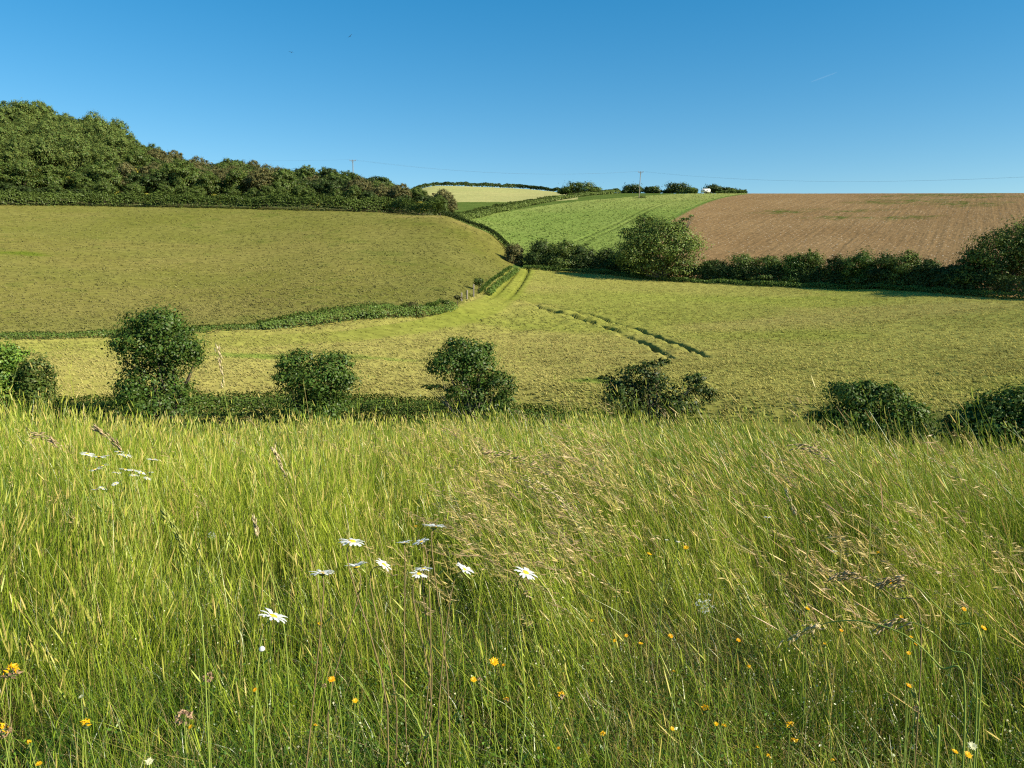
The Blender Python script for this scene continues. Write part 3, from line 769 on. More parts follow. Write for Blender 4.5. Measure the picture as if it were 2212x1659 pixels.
# ------------------------------------------------------------------ hedges
def skyline(u, r0, r1):
    th_ = theta_of(u, 420); q = np.linspace(r0, r1, 160); z_ = gz(np.sin(th_) * q, np.cos(th_) * q)
    return at_ur(u, float(q[np.argmax((z_ - EYE) / q)]) + .3, 420)
def hedge(name, label, line, h, w, leaf, dens, mat, seed, group=None, irregular=0.2, twigs=False, cat='hedge', hfun=None):
    rng = np.random.default_rng(seed)
    P = np.array(line, float); seg = np.hypot(*(P[1:] - P[:-1]).T); Ls = np.concatenate([[0], np.cumsum(seg)])
    n = int(Ls[-1] * (2 * h + w) * dens)
    s = rng.uniform(0, Ls[-1], n)
    x = np.interp(s, Ls, P[:, 0]); y = np.interp(s, Ls, P[:, 1])
    i = np.clip(np.searchsorted(Ls, s) - 1, 0, len(seg) - 1); T = (P[i + 1] - P[i]) / seg[i][:, None]
    nx, ny = -T[:, 1], T[:, 0]
    H = h * (1 + irregular * fbm(s, s * 0, 3.0, 3, seed)) * (hfun(s / Ls[-1]) if hfun is not None else 1)
    a = rng.uniform(0, math.pi, n)
    sq = 0.45
    ca = np.sign(np.cos(a)) * np.abs(np.cos(a)) ** sq; sa = np.abs(np.sin(a)) ** sq
    k = rng.uniform(.72, 1.03, n) * (1 + .1 * fbm(s, a, 0.8, 2, seed + 3))
    off = ca * w / 2 * k; zz = H * np.clip(sa * k, 0.02, 2)
    X = x + nx * off; Y = y + ny * off
    Z = gz(X, Y) + zz
    nn = norm(np.stack([nx * ca, ny * ca, sa + .1], 1) + rng.normal(size=(n, 3)) * .5)
    o = np.array([P[len(P) // 2][0], P[len(P) // 2][1], float(gz(*P[len(P) // 2])[0])])
    V, F = leaf_quads(np.stack([X, Y, Z], 1) - o, nn, leaf, rng)
    t = np.repeat(rng.uniform(.7, 1.3, n) * (1 + .25 * fbm(X, Y, 1.2, 2, seed + 9)), 4)[:, None] * np.ones((1, 3))
    e = empty(name, o, label, cat, group)
    mesh_obj('foliage', V, F, mat, e, tint=t)
    if twigs:
        parts = []
        for d in np.arange(0.5, Ls[-1], max(1.2, Ls[-1] / 60)):
            q = np.array([np.interp(d, Ls, P[:, 0]), np.interp(d, Ls, P[:, 1])]); zq = float(gz(*q)[0])
            b = np.array([q[0], q[1], zq - .1]) - o; tip = b + [rng.uniform(-.3, .3), rng.uniform(-.2, .2), h * .8]
            parts.append(tube([b, (b + tip) / 2 + [.05, 0, 0], tip], [.04, .03, .01], 4))
        V, F = join(parts); mesh_obj('stems', V, F, M_BARK, e)
    return e
lane = [at_ur(u, np.interp(u, HEDGE_U, HEDGE_R)) for u in (-350, -100, 100, 300, 500, 700, 900, 1100, 1300, 1500, 1700, 1900, 2212, 2500)]
hedge('lane_hedge', 'long trimmed green hedge along the lane behind the near trees', smooth_line(lane), 1.6, 1.7, 0.065, 260, M_HEDGE, 40, irregular=.06)
lane2 = [at_ur(u, np.interp(u, HEDGE_U, HEDGE_R) - 5.0) for u in (-350, 0, 300, 600, 900, 1200, 1500, 1800, 2212, 2500)]
hedge('roadside_hedge', 'lower hedge on the near side of the lane, mostly hidden by grass', smooth_line(lane2), 1.35, 1.4, 0.08, 120, M_BRAM, 41, irregular=.12)
n0 = len(STRIP)
hedge('bramble_hedge', 'low bramble hedge between the pasture and the grassy track', STRIP[: int(n0 * .34)], 0.5, 1.5, 0.09, 75, M_BRAM, 42, irregular=.35)
hedge('bramble_hedge', 'taller dense bramble thicket at the foot of the pasture, left of the fence posts', STRIP[int(n0 * .33): int(n0 * .66)], 1.1, 2.4, 0.10, 75, M_BRAM, 43, irregular=.35, hfun=lambda t: .65 + .6 * np.sin(np.clip(t * 1.1, 0, 1) * 3.1))
hedge('bramble_hedge', 'bright bramble strip between the fence posts and the gateway', STRIP[int(n0 * .78):] + np.array([.9, -.4]), 0.65, 1.7, 0.12, 70, M_BRAM, 44, irregular=.4)
hedge('boundary_hedge', 'thin dark hedge running down the right side of the pasture crest', CREST, 1.2, 1.3, 0.12, 80, M_DARK, 45, irregular=.35)
hedge('wood_edge_hedge', 'dark low hedge along the foot of the hillside wood', PAST_TOP + np.array([0, -0.7]), 3.0, 2.8, 0.20, 26, M_HAW, 46, irregular=.35)
hedge('scrub_bank', 'scrubby green bank between the barley and the green crop', smooth_line([at_ur(962, 196), at_ur(1010, 215), at_ur(1060, 240), at_ur(1130, 275), at_ur(1200, 305), at_ur(1265, 322), at_ur(1330, 330)]), 1.3, 7, 0.28, 14, M_WOODG, 47, irregular=.5, cat='bank of scrub')
hedge('crest_hedge', 'thin dark hedge line along the far skyline above the barley', smooth_line([skyline(u, 360, 520) for u in (880, 930, 980, 1030, 1080, 1120, 1160, 1190, 1215)]), 1.9, 3.0, 0.40, 16, M_DARK, 48, irregular=.4)
hedge('crest_scrub', 'low scrub on the skyline linking the hilltop trees', smooth_line([skyline(u, 300, 400) for u in (1205, 1230, 1260, 1295, 1330, 1365, 1400, 1440, 1475, 1502)]), 1.3, 3, 0.32, 18, M_HAW, 49, irregular=.6)
hedge('crest_scrub', 'tapering dark scrub running from the white trailer to the ploughed crest', smooth_line([skyline(u, 300, 400) for u in (1546, 1565, 1585, 1612)]), 1.3, 3, 0.32, 18, M_HAW, 52, irregular=.6)
hedge('nettle_strip', 'nettles and grass along the foot of the right hedgerow', np.array([p - np.array([0.3, 1.6]) for p in HEDGEROW]), 0.8, 2.0, 0.12, 60, M_BRAM, 50, irregular=.5, twigs=False)
hedge('hedgerow_core', 'dark thorn hedge filling the gaps of the right hedgerow', HEDGEROW, 2.6, 2.6, 0.16, 42, M_DARK, 51, irregular=.25)
G = 'lone bushes at the foot of the pasture'
px_tree('thorn_bush', 'dark round bush standing in the bramble hedge', 'bush', 77, [(893, 668, 20, 15), (890, 680, 24, 14)], 1500, .085, M_OLIVE, 700, G)
px_tree('thorn_bush', 'darker low bush left of the round bush in the bramble hedge', 'bush', 74, [(795, 686, 30, 13), (770, 690, 20, 12)], 1500, .09, M_SYC, 701, G)
px_tree('thorn_bush', 'tiny dark bush right of the round bush on the pasture edge', 'bush', 82, [(963, 655, 10, 7)], 500, .08, M_HAW, 702, G)
px_tree('thorn_bush', 'tiny olive bush nearer the fence posts on the pasture edge', 'bush', 86, [(988, 643, 9, 6)], 500, .08, M_OLIVE, 703, G)
px_tree('thorn_bush', 'small dark bush casting a shadow just above the fence posts', 'bush', 103, [(1034, 610, 11, 11)], 900, .10, M_HAW, 704, G)

# ------------------------------------------------------------------ posts, poles, wires, trailer
M_POST = mat_plain('weathered_wood', (0.23, 0.20, 0.155), .9, 14, .35)
M_WIRE = mat_plain('wire', (0.10, 0.11, 0.12), .5, 3, .1)
M_INS = mat_plain('insulator', (0.25, 0.2, 0.17), .4, 3, .1)
for (u, v, r, h, lb) in [(1023, 640, 97, 1.5, 'taller right hand wooden post of the pasture gateway'), (1009, 646, 95, 1.05, 'short left hand wooden post of the pasture gateway'),
                         (997, 650, 93, .95, 'shortest wooden post, left of the gateway pair')]:
    x, y = cast(u, v); z = float(gz(x, y)[0])
    e = empty('fence_post', (x, y, z), lb, 'fence post', 'wooden posts beside the track')
    V, F = tube([[0, 0, -.4], [0, 0, h * .5], [.02, 0, h - .04], [.02, 0, h]], [.10, .095, .09, .05], 7); mesh_obj('post', V, F, M_POST, e)
    V, F = tube([[-.11, 0, h * .75], [.12, 0, h * .75]], [.012, .012], 5); mesh_obj('staple', V, F, M_WIRE, e)
def power_pole(u, v, r, h, label, lean=0.0):
    x, y = at_ur(u, r, v); z = float(gz(x, y)[0])
    e = empty('power_pole', (x, y, z), label, 'power pole', 'wooden poles of the power line')
    V, F = tube([[0, 0, -.5], [lean * .5, 0, h * .5], [lean, 0, h]], [.16, .14, .11], 9); mesh_obj('pole', V, F, M_POST, e)
    V, F = join([tube([[-1.0 + lean, -.14, h - .35], [1.0 + lean, -.14, h - .35]], [.07, .07], 5), tube([[-.55 + lean, -.14, h - .35], [lean, -.14, h - 1.0]], [.03, .03], 4), tube([[.55 + lean, -.14, h - .35], [lean, -.14, h - 1.0]], [.03, .03], 4)])
    mesh_obj('crossarm', V, F, M_POST, e)
    tips = []
    for dx in (-.9, .9):
        V, F = tube([[dx + lean, -.14, h - .3], [dx + lean, -.14, h - .18], [dx + lean, -.14, h - .08], [dx + lean, -.14, h]], [.03, .08, .09, .04], 7)
        mesh_obj('insulator', V, F, M_INS, e); tips.append(np.array([x + dx + lean, y - .14, z + h]))
    return tips
px, py = cast(1380, 428)
rp = math.hypot(px, py)
zp = float(gz(px, py)[0]); ztop = pt(1384, 370, rp)[2]
tA = power_pole(1380, 428, rp, ztop - zp, 'tall wooden power pole standing in the green crop', lean=.5)
xq, yq = at_ur(762, 262, 345); zq = float(gz(xq, yq)[0]); ztq = pt(762, 345, 262)[2]
tB = power_pole(762, 345, 262, ztq - zq, 'far power pole rising out of the hillside wood')
xr, yr = at_ur(2330, 225, 380); zr = pt(2330, 376, 225)[2]
def wire(a, b, sag, label):
    n = 24; t = np.linspace(0, 1, n)
    P = a[None] * (1 - t[:, None]) + b[None] * t[:, None]; P[:, 2] -= sag * 4 * t * (1 - t)
    V, F = tube(P, [.009] * n, 4); o = mesh_obj('power_line', V, F, M_WIRE)
    tag(o, label, 'power line', 'overhead wires')
D = np.array([xr, yr, zr])
zC = gz(xr, yr)[0]
tC = [D + [-.9, 0, 0], D + [.9, 0, 0]]
wire(tA[0], tC[0], 2.6, 'left hand wire from the tall pole towards the right frame edge'); wire(tA[1], tC[1], 2.6, 'right hand wire from the tall pole towards the right frame edge')
wire(tB[0], tA[0], 2.5, 'left hand wire between the two poles against the sky'); wire(tB[1], tA[1], 2.5, 'right hand wire between the two poles against the sky')
xl, yl = at_ur(-300, 330, 300)
E_ = np.array([xl, yl, pt(-300, 290, 330)[2]])
wire(tB[0], E_, 3.0, 'faint wire running left behind the hillside wood')
px_tree('thorn_bush', 'little dark bush at the foot of the tall power pole', 'bush', rp + .5, [(1390, 427, 9, 4.5), (1374, 429, 8, 3)], 500, .16, M_HAW, 710, 'bush at the pole')
# white trailer on the skyline
M_WHITE = mat_plain('white_paint', (0.8, 0.8, 0.78), .4, 2, .05); M_GLASS = mat_plain('dark_glass', (0.04, 0.05, 0.06), .15, 2, .1); M_TYRE = mat_plain('tyre', (0.03, 0.03, 0.03), .8, 5, .1)
def boxm(c, s):
    c = np.array(c, float); s = np.array(s, float) / 2
    V = np.array([[x, y, z] for x in (-1, 1) for y in (-1, 1) for z in (-1, 1)]) * s + c
    return V, np.array([[0, 1, 3, 2], [4, 6, 7, 5], [0, 4, 5, 1], [2, 3, 7, 6], [0, 2, 6, 4], [1, 5, 7, 3]])
x, y = skyline(1524, 300, 400); z = float(gz(x, y)[0])
e = empty('livestock_trailer', (x, y, z), 'small white trailer parked on the skyline between bushes', 'trailer')
prof_ = [(-1.7, .45), (-1.75, 1.3), (-1.5, 1.75), (1.5, 1.75), (1.75, 1.3), (1.7, .45)]
V = np.array([[a, -.9, b] for a, b in prof_] + [[a, .9, b] for a, b in prof_]); F4 = [[i, (i + 1) % 6, 6 + (i + 1) % 6, 6 + i] for i in range(6)]
o = mesh_obj('body', V, [np.array(F4), np.array([[5, 4, 3, 2, 1, 0], [6, 7, 8, 9, 10, 11]])], M_WHITE, e)
for dx in (-.9, .5):
    V, F = boxm((dx, -.905, 1.25), (.7, .03, .4)); mesh_obj('window', V, F, M_GLASS, e)
for s_ in (-1, 1):
    w = np.linspace(0, 2 * math.pi, 14, endpoint=False)
    V = np.array([[.35 * math.cos(a), yy, .35 + .35 * math.sin(a)] for yy in (s_ * .92, s_ * .74) for a in w])
    mesh_obj('wheel', V, [np.array([[i, (i + 1) % 14, 14 + (i + 1) % 14, 14 + i] for i in range(14)]), np.array([list(range(14))]), np.array([list(range(27, 13, -1))])], M_TYRE, e)
V, F = tube([[1.7, 0, .5], [2.6, 0, .5]], [.05, .04], 5); mesh_obj('towbar', V, F, M_WIRE, e)
# two distant birds and a contrail
M_BIRD = mat_plain('dark_plumage', (0.03, 0.03, 0.035), .7, 4, .1)
for (u, v, roll, lb) in [(757, 78, .7, 'tiny bird banking high in the sky, the upper right one'), (629, 113, -.1, 'tiny bird gliding in the sky, the lower left one')]:
    p = pt(u, v, 90)
    Vb, Fb = tube([[0, -.13, 0], [0, -.08, .01], [0, 0, .015], [0, .09, .01], [0, .16, 0]], [.004, .022, .03, .02, .004], 7)
    cs, sn = math.cos(roll), math.sin(roll)
    def rot(V): V = np.array(V, float); return np.stack([V[:, 0] * cs - V[:, 2] * sn, V[:, 1], V[:, 0] * sn + V[:, 2] * cs], 1)
    e = empty('bird', p, lb, 'bird', 'birds in the sky')
    mesh_obj('body', rot(Vb), Fb, M_BIRD, e)
    for s_ in (-1, 1):
        W_ = [[0.02 * s_, .05, .02], [0.02 * s_, -.04, .02], [.14 * s_, .07, .06], [.14 * s_, -.02, .06], [.28 * s_, 0, .03], [.27 * s_, -.03, .03]]
        W_ += [[a, b, c + .006] for a, b, c in W_]
        Fw = [[0, 1, 3, 2], [2, 3, 5, 4], [6, 8, 9, 7], [8, 10, 11, 9], [0, 2, 8, 6], [2, 4, 10, 8], [1, 7, 9, 3], [3, 9, 11, 5], [4, 5, 11, 10]]
        mesh_obj('wing', rot(W_), np.array(Fw), M_BIRD, e)
mc = bpy.data.materials.new('vapour'); mc.use_nodes = True
nt = mc.node_tree; nt.nodes.clear(); o_ = nt.nodes.new('ShaderNodeOutputMaterial'); t_ = nt.nodes.new('ShaderNodeBsdfTransparent'); d_ = nt.nodes.new('ShaderNodeBsdfDiffuse'); m_ = nt.nodes.new('ShaderNodeMixShader')
d_.inputs[0].default_value = (.9, .9, .9, 1); m_.inputs[0].default_value = .012
nt.links.new(t_.outputs[0], m_.inputs[1]); nt.links.new(d_.outputs[0], m_.inputs[2]); nt.links.new(m_.outputs[0], o_.inputs[0])
a_, b_ = pt(1752, 177, 6000), pt(1808, 156, 6300)
V, F = tube([a_ + (b_ - a_) * t for t in np.linspace(0, 1, 8)], [2, 4, 5, 5, 5, 4.5, 4, 2], 7)
tag(mesh_obj('contrail', V, F, mc), 'short faint white contrail high in the right sky', 'contrail', kind='stuff')

# ------------------------------------------------------------------ grass tufts that give the fields their nap
def field_grass(name, zone, n, rmin, rmax, h, w, mat, seed, blades=5, lean=(-.9, .1), tmax=43):
    rng = np.random.default_rng(seed)
    r = np.sqrt(rng.uniform(rmin ** 2, rmax ** 2, n)) if rmax / rmin < 1.6 else np.exp(rng.uniform(math.log(rmin), math.log(rmax), n))
    a = np.radians(rng.uniform(-tmax, tmax, n)); x = np.sin(a) * r; y = np.cos(a) * r
    zn = zones(x, y); m = (zn == zone)
    d, s, al = dist_poly(x, y, TRACK); m &= ~((d < 2.2) & (zone == 1) & (al < 90) & (rng.random(n) < .85))
    d2, s2, _ = dist_poly(x, y, TRAMPLE)
    if zone == 1: m &= ~((d2 < 3) & (np.minimum(np.abs(s2 + 1.5), np.abs(s2 - 1.3)) < .75) & (rng.random(n) < .93))
    x, y = x[m], y[m]; n = len(x)
    dzz, T = land_relief(x, y, np.full(n, zone)); z = gz(x, y) + dzz - .03
    hh = h * (0.7 + .6 * rng.random(n)) * (1 + .4 * fbm(x, y, 1.2, 2, seed))
    P = np.repeat(np.stack([x, y, z], 1), blades, 0); N_ = n * blades
    hb = np.repeat(hh, blades) * rng.uniform(.6, 1.15, N_)
    ang = rng.uniform(0, 2 * math.pi, N_); sp = rng.uniform(.1, .55, N_) * hb
    root = P + np.stack([np.cos(ang), np.sin(ang), 0 * ang], 1) * rng.uniform(0, w * 1.2, N_)[:, None]
    tip = root + np.stack([np.cos(ang) * sp + lean[0] * hb, np.sin(ang) * sp + lean[1] * hb, hb], 1)
    sa = rng.uniform(0, math.pi, N_); sd = np.stack([np.cos(sa), np.sin(sa), 0 * sa], 1) * (w * rng.uniform(.4, 1, N_))[:, None]
    V = np.stack([root - sd, root + sd, tip], 1).reshape(-1, 3)
    t = np.repeat(np.repeat(T, blades, 0) * rng.uniform(.8, 1.3, N_)[:, None], 3, 0)
    o = mesh_obj(name, V, np.arange(3 * N_).reshape(-1, 3), mat, tint=t)
    return tag(o, kind='stuff', cat='grass')
M_T_VAL = mat_leaf('hay_blades', (0.33, 0.305, 0.09), .25, .0, .07, .2)
M_T_PAS = mat_leaf('pasture_blades', (0.18, 0.175, 0.052), .25, .0, .06, .2)
M_T_CROP = mat_leaf('crop_blades', (0.19, 0.245, 0.06), .25, .0, .06, .15)
field_grass('hay_grass', 1, 110000, 40, 146, .14, .06, M_T_VAL, 801)
field_grass('pasture_grass', 2, 60000, 66, 205, .15, .12, M_T_PAS, 802)
field_grass('crop_grass', 4, 36000, 140, 330, .30, .16, M_T_CROP, 803, blades=4)

# ------------------------------------------------------------------ the meadow in front
M_BLADE = mat_leaf('meadow_blade', (1, 1, 1), .28, .035, None, rough=.35)
M_HEAD = mat_leaf('seed_head', (1, 1, 1), .25, .03)
GREEN = np.array([0.115, 0.20, 0.016]); YG = np.array([0.34, 0.41, 0.036]); STRAW = np.array([0.60, 0.47, 0.15]); DEEP = np.array([0.040, 0.090, 0.010]); PINK = np.array([0.44, 0.30, 0.17])

def ribbons(root, h, lean, w, rng, seg=5, curl=1.8, taper=1.0, tips=False):
    """n bent ribbons: root (n,3), height h, lean (n,2) = sideways travel at the tip"""
    n = len(root); s = np.linspace(0, 1, seg + 1)
    L = lean[:, None, :] * (s[None, :, None] ** curl)
    ll = np.hypot(lean[:, 0], lean[:, 1]) / np.maximum(h, 1e-6)
    zz = h[:, None] * (s[None] - 0.28 * (ll[:, None] ** 1.0) * s[None] ** 3)
    P = np.empty((n, seg + 1, 3)); P[:, :, :2] = root[:, None, :2] + L; P[:, :, 2] = root[:, None, 2] + zz
    a = rng.uniform(0, math.pi, n)
    tw = a[:, None] + rng.uniform(-.8, .8, n)[:, None] * s[None]
    sd = np.stack([np.cos(tw), np.sin(tw), 0 * tw], -1)
    ww = w[:, None] * np.clip(1 - taper * s[None] ** 2.2, 0.06, 1)
    V = np.stack([P - sd * ww[..., None] / 2, P + sd * ww[..., None] / 2], 2).reshape(-1, 3)
    b = (np.arange(n) * (seg + 1) * 2)[:, None] + (np.arange(seg) * 2)[None]
    F = np.stack([b, b + 1, b + 3, b + 2], -1).reshape(-1, 4)
    if tips: return V, F, P
    return V, F

def scatter(n, r0, r1, power, rng, tmax=58, dens=None):
    n = int(n * 1.36)
    r = (rng.uniform(r0 ** power, r1 ** power, n)) ** (1 / power)
    a = np.radians(rng.uniform(-tmax, tmax, n)); x = np.sin(a) * r; y = np.cos(a) * r
    if dens is not None:
        k = rng.random(n) < dens(x, y, r); x, y, r = x[k], y[k], r[k]
    return x, y, r

def wind(x, y):
    u = x / np.maximum(y, .2)
    k = np.interp(u, [-.7, -.35, -.05, .2, .7], [-.02, -.04, -.12, -.24, -.27]) * smooth(.9, 2.4, np.hypot(x, y)) + .16 * fbm(x, y, .9, 2, 90) + .14 * fbm(x, y, .3, 2, 89)
    return k

def height(x, y):
    r = np.hypot(x, y); u = x / np.maximum(y, .2)
    h = np.interp(r, [0, 1.2, 1.9, 2.3, 2.8, 4, 7, 12], [.16, .20, .24, .36, .54, .68, .74, .76])
    h = h * (1 + .16 * fbm(x, y, .7, 2, 91) + .10 * fbm(x, y, 2.3, 2, 92) + .28 * fbm(x, y, .28, 2, 96) * (1 - smooth(3, 6, r)))
    h = h * (1 + np.interp(u, [-.66, -.6, -.5, -.42, -.3, -.1, 0, .25, .33, .45, .66], [.12, .08, -.12, -.22, -.20, -.07, .03, .05, 0, 0, -.05]) * smooth(3, 6, r))
    return h

def colour(x, y, rng, n, straw=.12):
    u = x / np.maximum(y, .2)
    g = np.clip(.5 + .4 * fbm(x, y, .25, 2, 98) + .5 * fbm(x, y, .8, 2, 93) + .35 * fbm(x, y, 2.5, 2, 94) + rng.normal(size=n) * .22 - .22 * smooth(.05, .45, u), 0, 1)[:, None]
    c = GREEN * (1 - g) + YG * g
    st = (rng.random(n) < straw * (.75 + .25 * smooth(-.1, .5, u)))[:, None]
    c = np.where(st, STRAW * rng.uniform(.6, 1.1, n)[:, None], c)
    return c * rng.uniform(.75, 1.25, n)[:, None]

def stuff_mesh(name, V, F, mat, T, label):
    o = mesh_obj(name, V, F, mat, tint=T); tag(o, label, 'grass', kind='stuff'); return o

# 1. tall stems
rng = np.random.default_rng(900)
def dens_tall(x, y, r):
    return np.clip(.52 + 1.25 * fbm(x, y, .22, 2, 95) + .35 * fbm(x, y, .9, 2, 94), .04, 1) * (.10 + .90 * smooth(1.7, 2.8, r)) * (1 - .85 * smooth(8.5, 12.5, r))
x, y, r = scatter(300000, 1.0, 13, 1.25, rng, dens=dens_tall)
n = len(x); h = height(x, y) * rng.uniform(.55, 1.06, n); h = np.where(rng.random(n) < .03 + .05 * smooth(-.05, .2, x / y), h * rng.uniform(1.1, 1.42, n), h)
h = np.where((r < 2.3) & (rng.random(n) < .30), h * rng.uniform(1.2, 2.2, n), h); k = wind(x, y)
lean = np.stack([k * h + rng.normal(size=n) * .14 * h, rng.normal(size=n) * .14 * h + .03 * h], 1)
root = np.stack([x, y, gz(x, y) - .01], 1)
w = np.interp(r, [1, 3, 8], [.0012, .0017, .0032]) * rng.uniform(.7, 1.3, n)
V, F, P = ribbons(root, h, lean, w, rng, 5, tips=True, taper=.6, curl=2.2)
col = colour(x, y, rng, n, .14)
T = np.repeat(col, 12, 0)
stuff_mesh('meadow_stems', V, F, M_BLADE, T, 'tall wind-bent grass stems covering the whole near slope')
tipP = P[:, -1]; tipD = norm(P[:, -1] - P[:, -2])
# stem leaves
m = rng.random(n) < .6; i = np.nonzero(m)[0]; f = rng.uniform(.15, .7, len(i))
kk = np.clip((f * 5).astype(int), 0, 4); base = P[i, kk]
a = rng.uniform(0, 2 * math.pi, len(i)); ln = h[i] * rng.uniform(.18, .38, len(i))
lean2 = np.stack([np.cos(a), np.sin(a)], 1) * (ln * rng.uniform(.15, .7, len(i)))[:, None] + np.stack([k[i] * ln, 0 * ln], 1)
V, F = ribbons(base, ln * .9, lean2, np.interp(r[i], [1, 3, 8], [.0018, .0025, .004]), rng, 3)
stuff_mesh('meadow_leaves', V, F, M_BLADE, np.repeat(col[i] * rng.uniform(.8, 1.2, len(i))[:, None], 8, 0), 'narrow leaf blades growing on the tall grass stems')

# 2. heads on the tall stems: narrow spikes everywhere, drooping brome panicles in patches
def spikes(idx, length, width, c0, c1, rng):
    n = len(idx); p = tipP[idx]; d = norm(tipD[idx] + np.array([0, 0, .25])); L = length * rng.uniform(.7, 1.3, n)
    Vs = []
    for q in range(2):
        a = norm(np.cross(d, rng.normal(size=(n, 3)))); s = np.array([0, .25, .7, 1]); ww = np.array([.35, 1, .8, .1])
        pp = p[:, None] + d[:, None] * (L[:, None] * s[None])[..., None]
        off = a[:, None] * (width[:, None] * ww[None] / 2)[..., None]
        Vs.append(np.stack([pp - off, pp + off], 2).reshape(n, -1, 3))
    V = np.concatenate(Vs, 1).reshape(-1, 3)
    b = (np.arange(n * 2) * 8)[:, None] + (np.arange(3) * 2)[None]
    F = np.stack([b, b + 1, b + 3, b + 2], -1).reshape(-1, 4)
    g = rng.random(n)[:, None]; T = np.repeat(c0 * (1 - g) + c1 * g, 16, 0)
    return V, F, T
idx = np.nonzero(rng.random(n) < .24)[0]
V, F, T = spikes(idx, .055, np.interp(r[idx], [1, 3, 8], [.003, .0045, .0075]), YG * 1.1, STRAW * .95, rng)
stuff_mesh('grass_spikes', V, F, M_HEAD, T, 'narrow green and straw coloured seed spikes topping the grass')
band = smooth(-.12, .02, x / y) * smooth(1.9, 2.6, r) * (1 - smooth(5.0, 7.0, r)) * smooth(.0, .45, fbm(x * .8 + y * .5, y * .5, .8, 2, 107))
idx = np.nonzero((rng.random(n) < .13 * band) & (h > .3))[0]
keep = tipD.copy(); tipD[idx] = norm(tipD[idx] + np.array([-.45, 0, -.2]))
V, F, T = spikes(idx, .085, np.full(len(idx), .0042), STRAW * 1.15, PINK * 1.25, rng); tipD = keep
stuff_mesh('feathery_heads', V, F, M_HEAD, T, 'pale feathery seed heads blown over to the left in the middle of the meadow')
def panicles(idx, rng, per=16, size=.0105):
    n = len(idx); p = tipP[idx]; d = tipD[idx]; droop = norm(d * .6 + np.array([-.75, 0, -.05]))
    t = rng.uniform(-.02, .15, (n, per)); c = p[:, None] + (d[:, None] * np.minimum(t, .04)[..., None]) + droop[:, None] * np.maximum(t - .04, 0)[..., None]
    off = rng.normal(size=(n, per, 3)) * np.array([.012, .014, .010]); off[:, :, 2] -= .008
    c = (c + off).reshape(-1, 3); dd = norm(np.repeat(droop, per, 0) + rng.normal(size=(n * per, 3)) * .28 + np.array([-.1, 0, -.25]))
    a = norm(np.cross(dd, rng.normal(size=dd.shape))); L = size * rng.uniform(.7, 1.4, len(c))[:, None]; Wd = L * .16
    V = np.stack([c - dd * L, c + a * Wd, c + dd * L, c - a * Wd], 1).reshape(-1, 3)
    F = np.arange(len(V)).reshape(-1, 4)
    g = rng.random(n)[:, None]; cc = np.repeat(PINK * (1 - g) + STRAW * g, per * 4, 0)
    # branch hairs
    hw = .0011
    b0 = np.repeat(p, per, 0); sd = norm(np.cross(c - b0, rng.normal(size=c.shape))) * hw
    V2 = np.stack([b0 - sd * .5, b0 + sd * .5, c], 1).reshape(-1, 3)
    F2 = np.arange(len(V2)).reshape(-1, 3) + len(V)
    return np.concatenate([V, V2]), [F, F2], np.concatenate([cc, np.repeat(cc[::4], 3, 0)])
uu = x / y
pz = .003 + .16 * np.exp(-(((uu - .02) / .16) ** 2)) * smooth(1.8, 2.6, r) * (1 - smooth(4.2, 6.0, r)) + .055 * smooth(.3, .5, uu) * (1 - smooth(5, 7, r)) * smooth(2.0, 2.6, r)
pz *= np.clip(.55 + 1.6 * fbm(x, y, .6, 2, 97), 0, 2)
idx = np.nonzero((rng.random(n) < pz) & (h > .33))[0]
V, F, T = panicles(idx, rng)
stuff_mesh('grass_panicles', V, F, M_HEAD, T, 'drooping brown and straw seed panicles bent over by the wind')

# 3. dense lower growth
rng = np.random.default_rng(901)
def dens_low(x, y, r): return np.clip(.48 + 1.3 * fbm(x, y, .18, 2, 99), .04, 1)
x, y, r = scatter(170000, .75, 4.6, 1.1, rng, dens=dens_low)
n = len(x); h = (.08 + .15 * rng.random(n) ** 1.3) * np.interp(r, [.7, 1.5, 3], [.9, 1.1, 1.5]) * (1 + .3 * fbm(x, y, .4, 2, 100))
a = rng.uniform(0, 2 * math.pi, n); sp = rng.uniform(.1, .9, n)
lean = np.stack([np.cos(a), np.sin(a)], 1) * (h * sp)[:, None] + np.stack([-.15 * h, 0 * h], 1)
root = np.stack([x, y, gz(x, y) - .01], 1)
V, F = ribbons(root, h, lean, rng.uniform(.0010, .0028, n) * np.interp(r, [.8, 3], [.8, 1.3]), rng, 3)
g = np.clip(.4 + .5 * fbm(x, y, .35, 2, 101) + .25 * rng.normal(size=n), 0, 1)[:, None]
c = DEEP * 1.2 * (1 - g) + (GREEN * .95) * g; st = rng.random(n) < .10 + .22 * smooth(-.15, .4, x / y); c[st] = STRAW * .7
c *= rng.uniform(.7, 1.3, n)[:, None]
stuff_mesh('meadow_sward', V, F, M_BLADE, np.repeat(c, 8, 0), 'short dense grass at the foot of the slope')
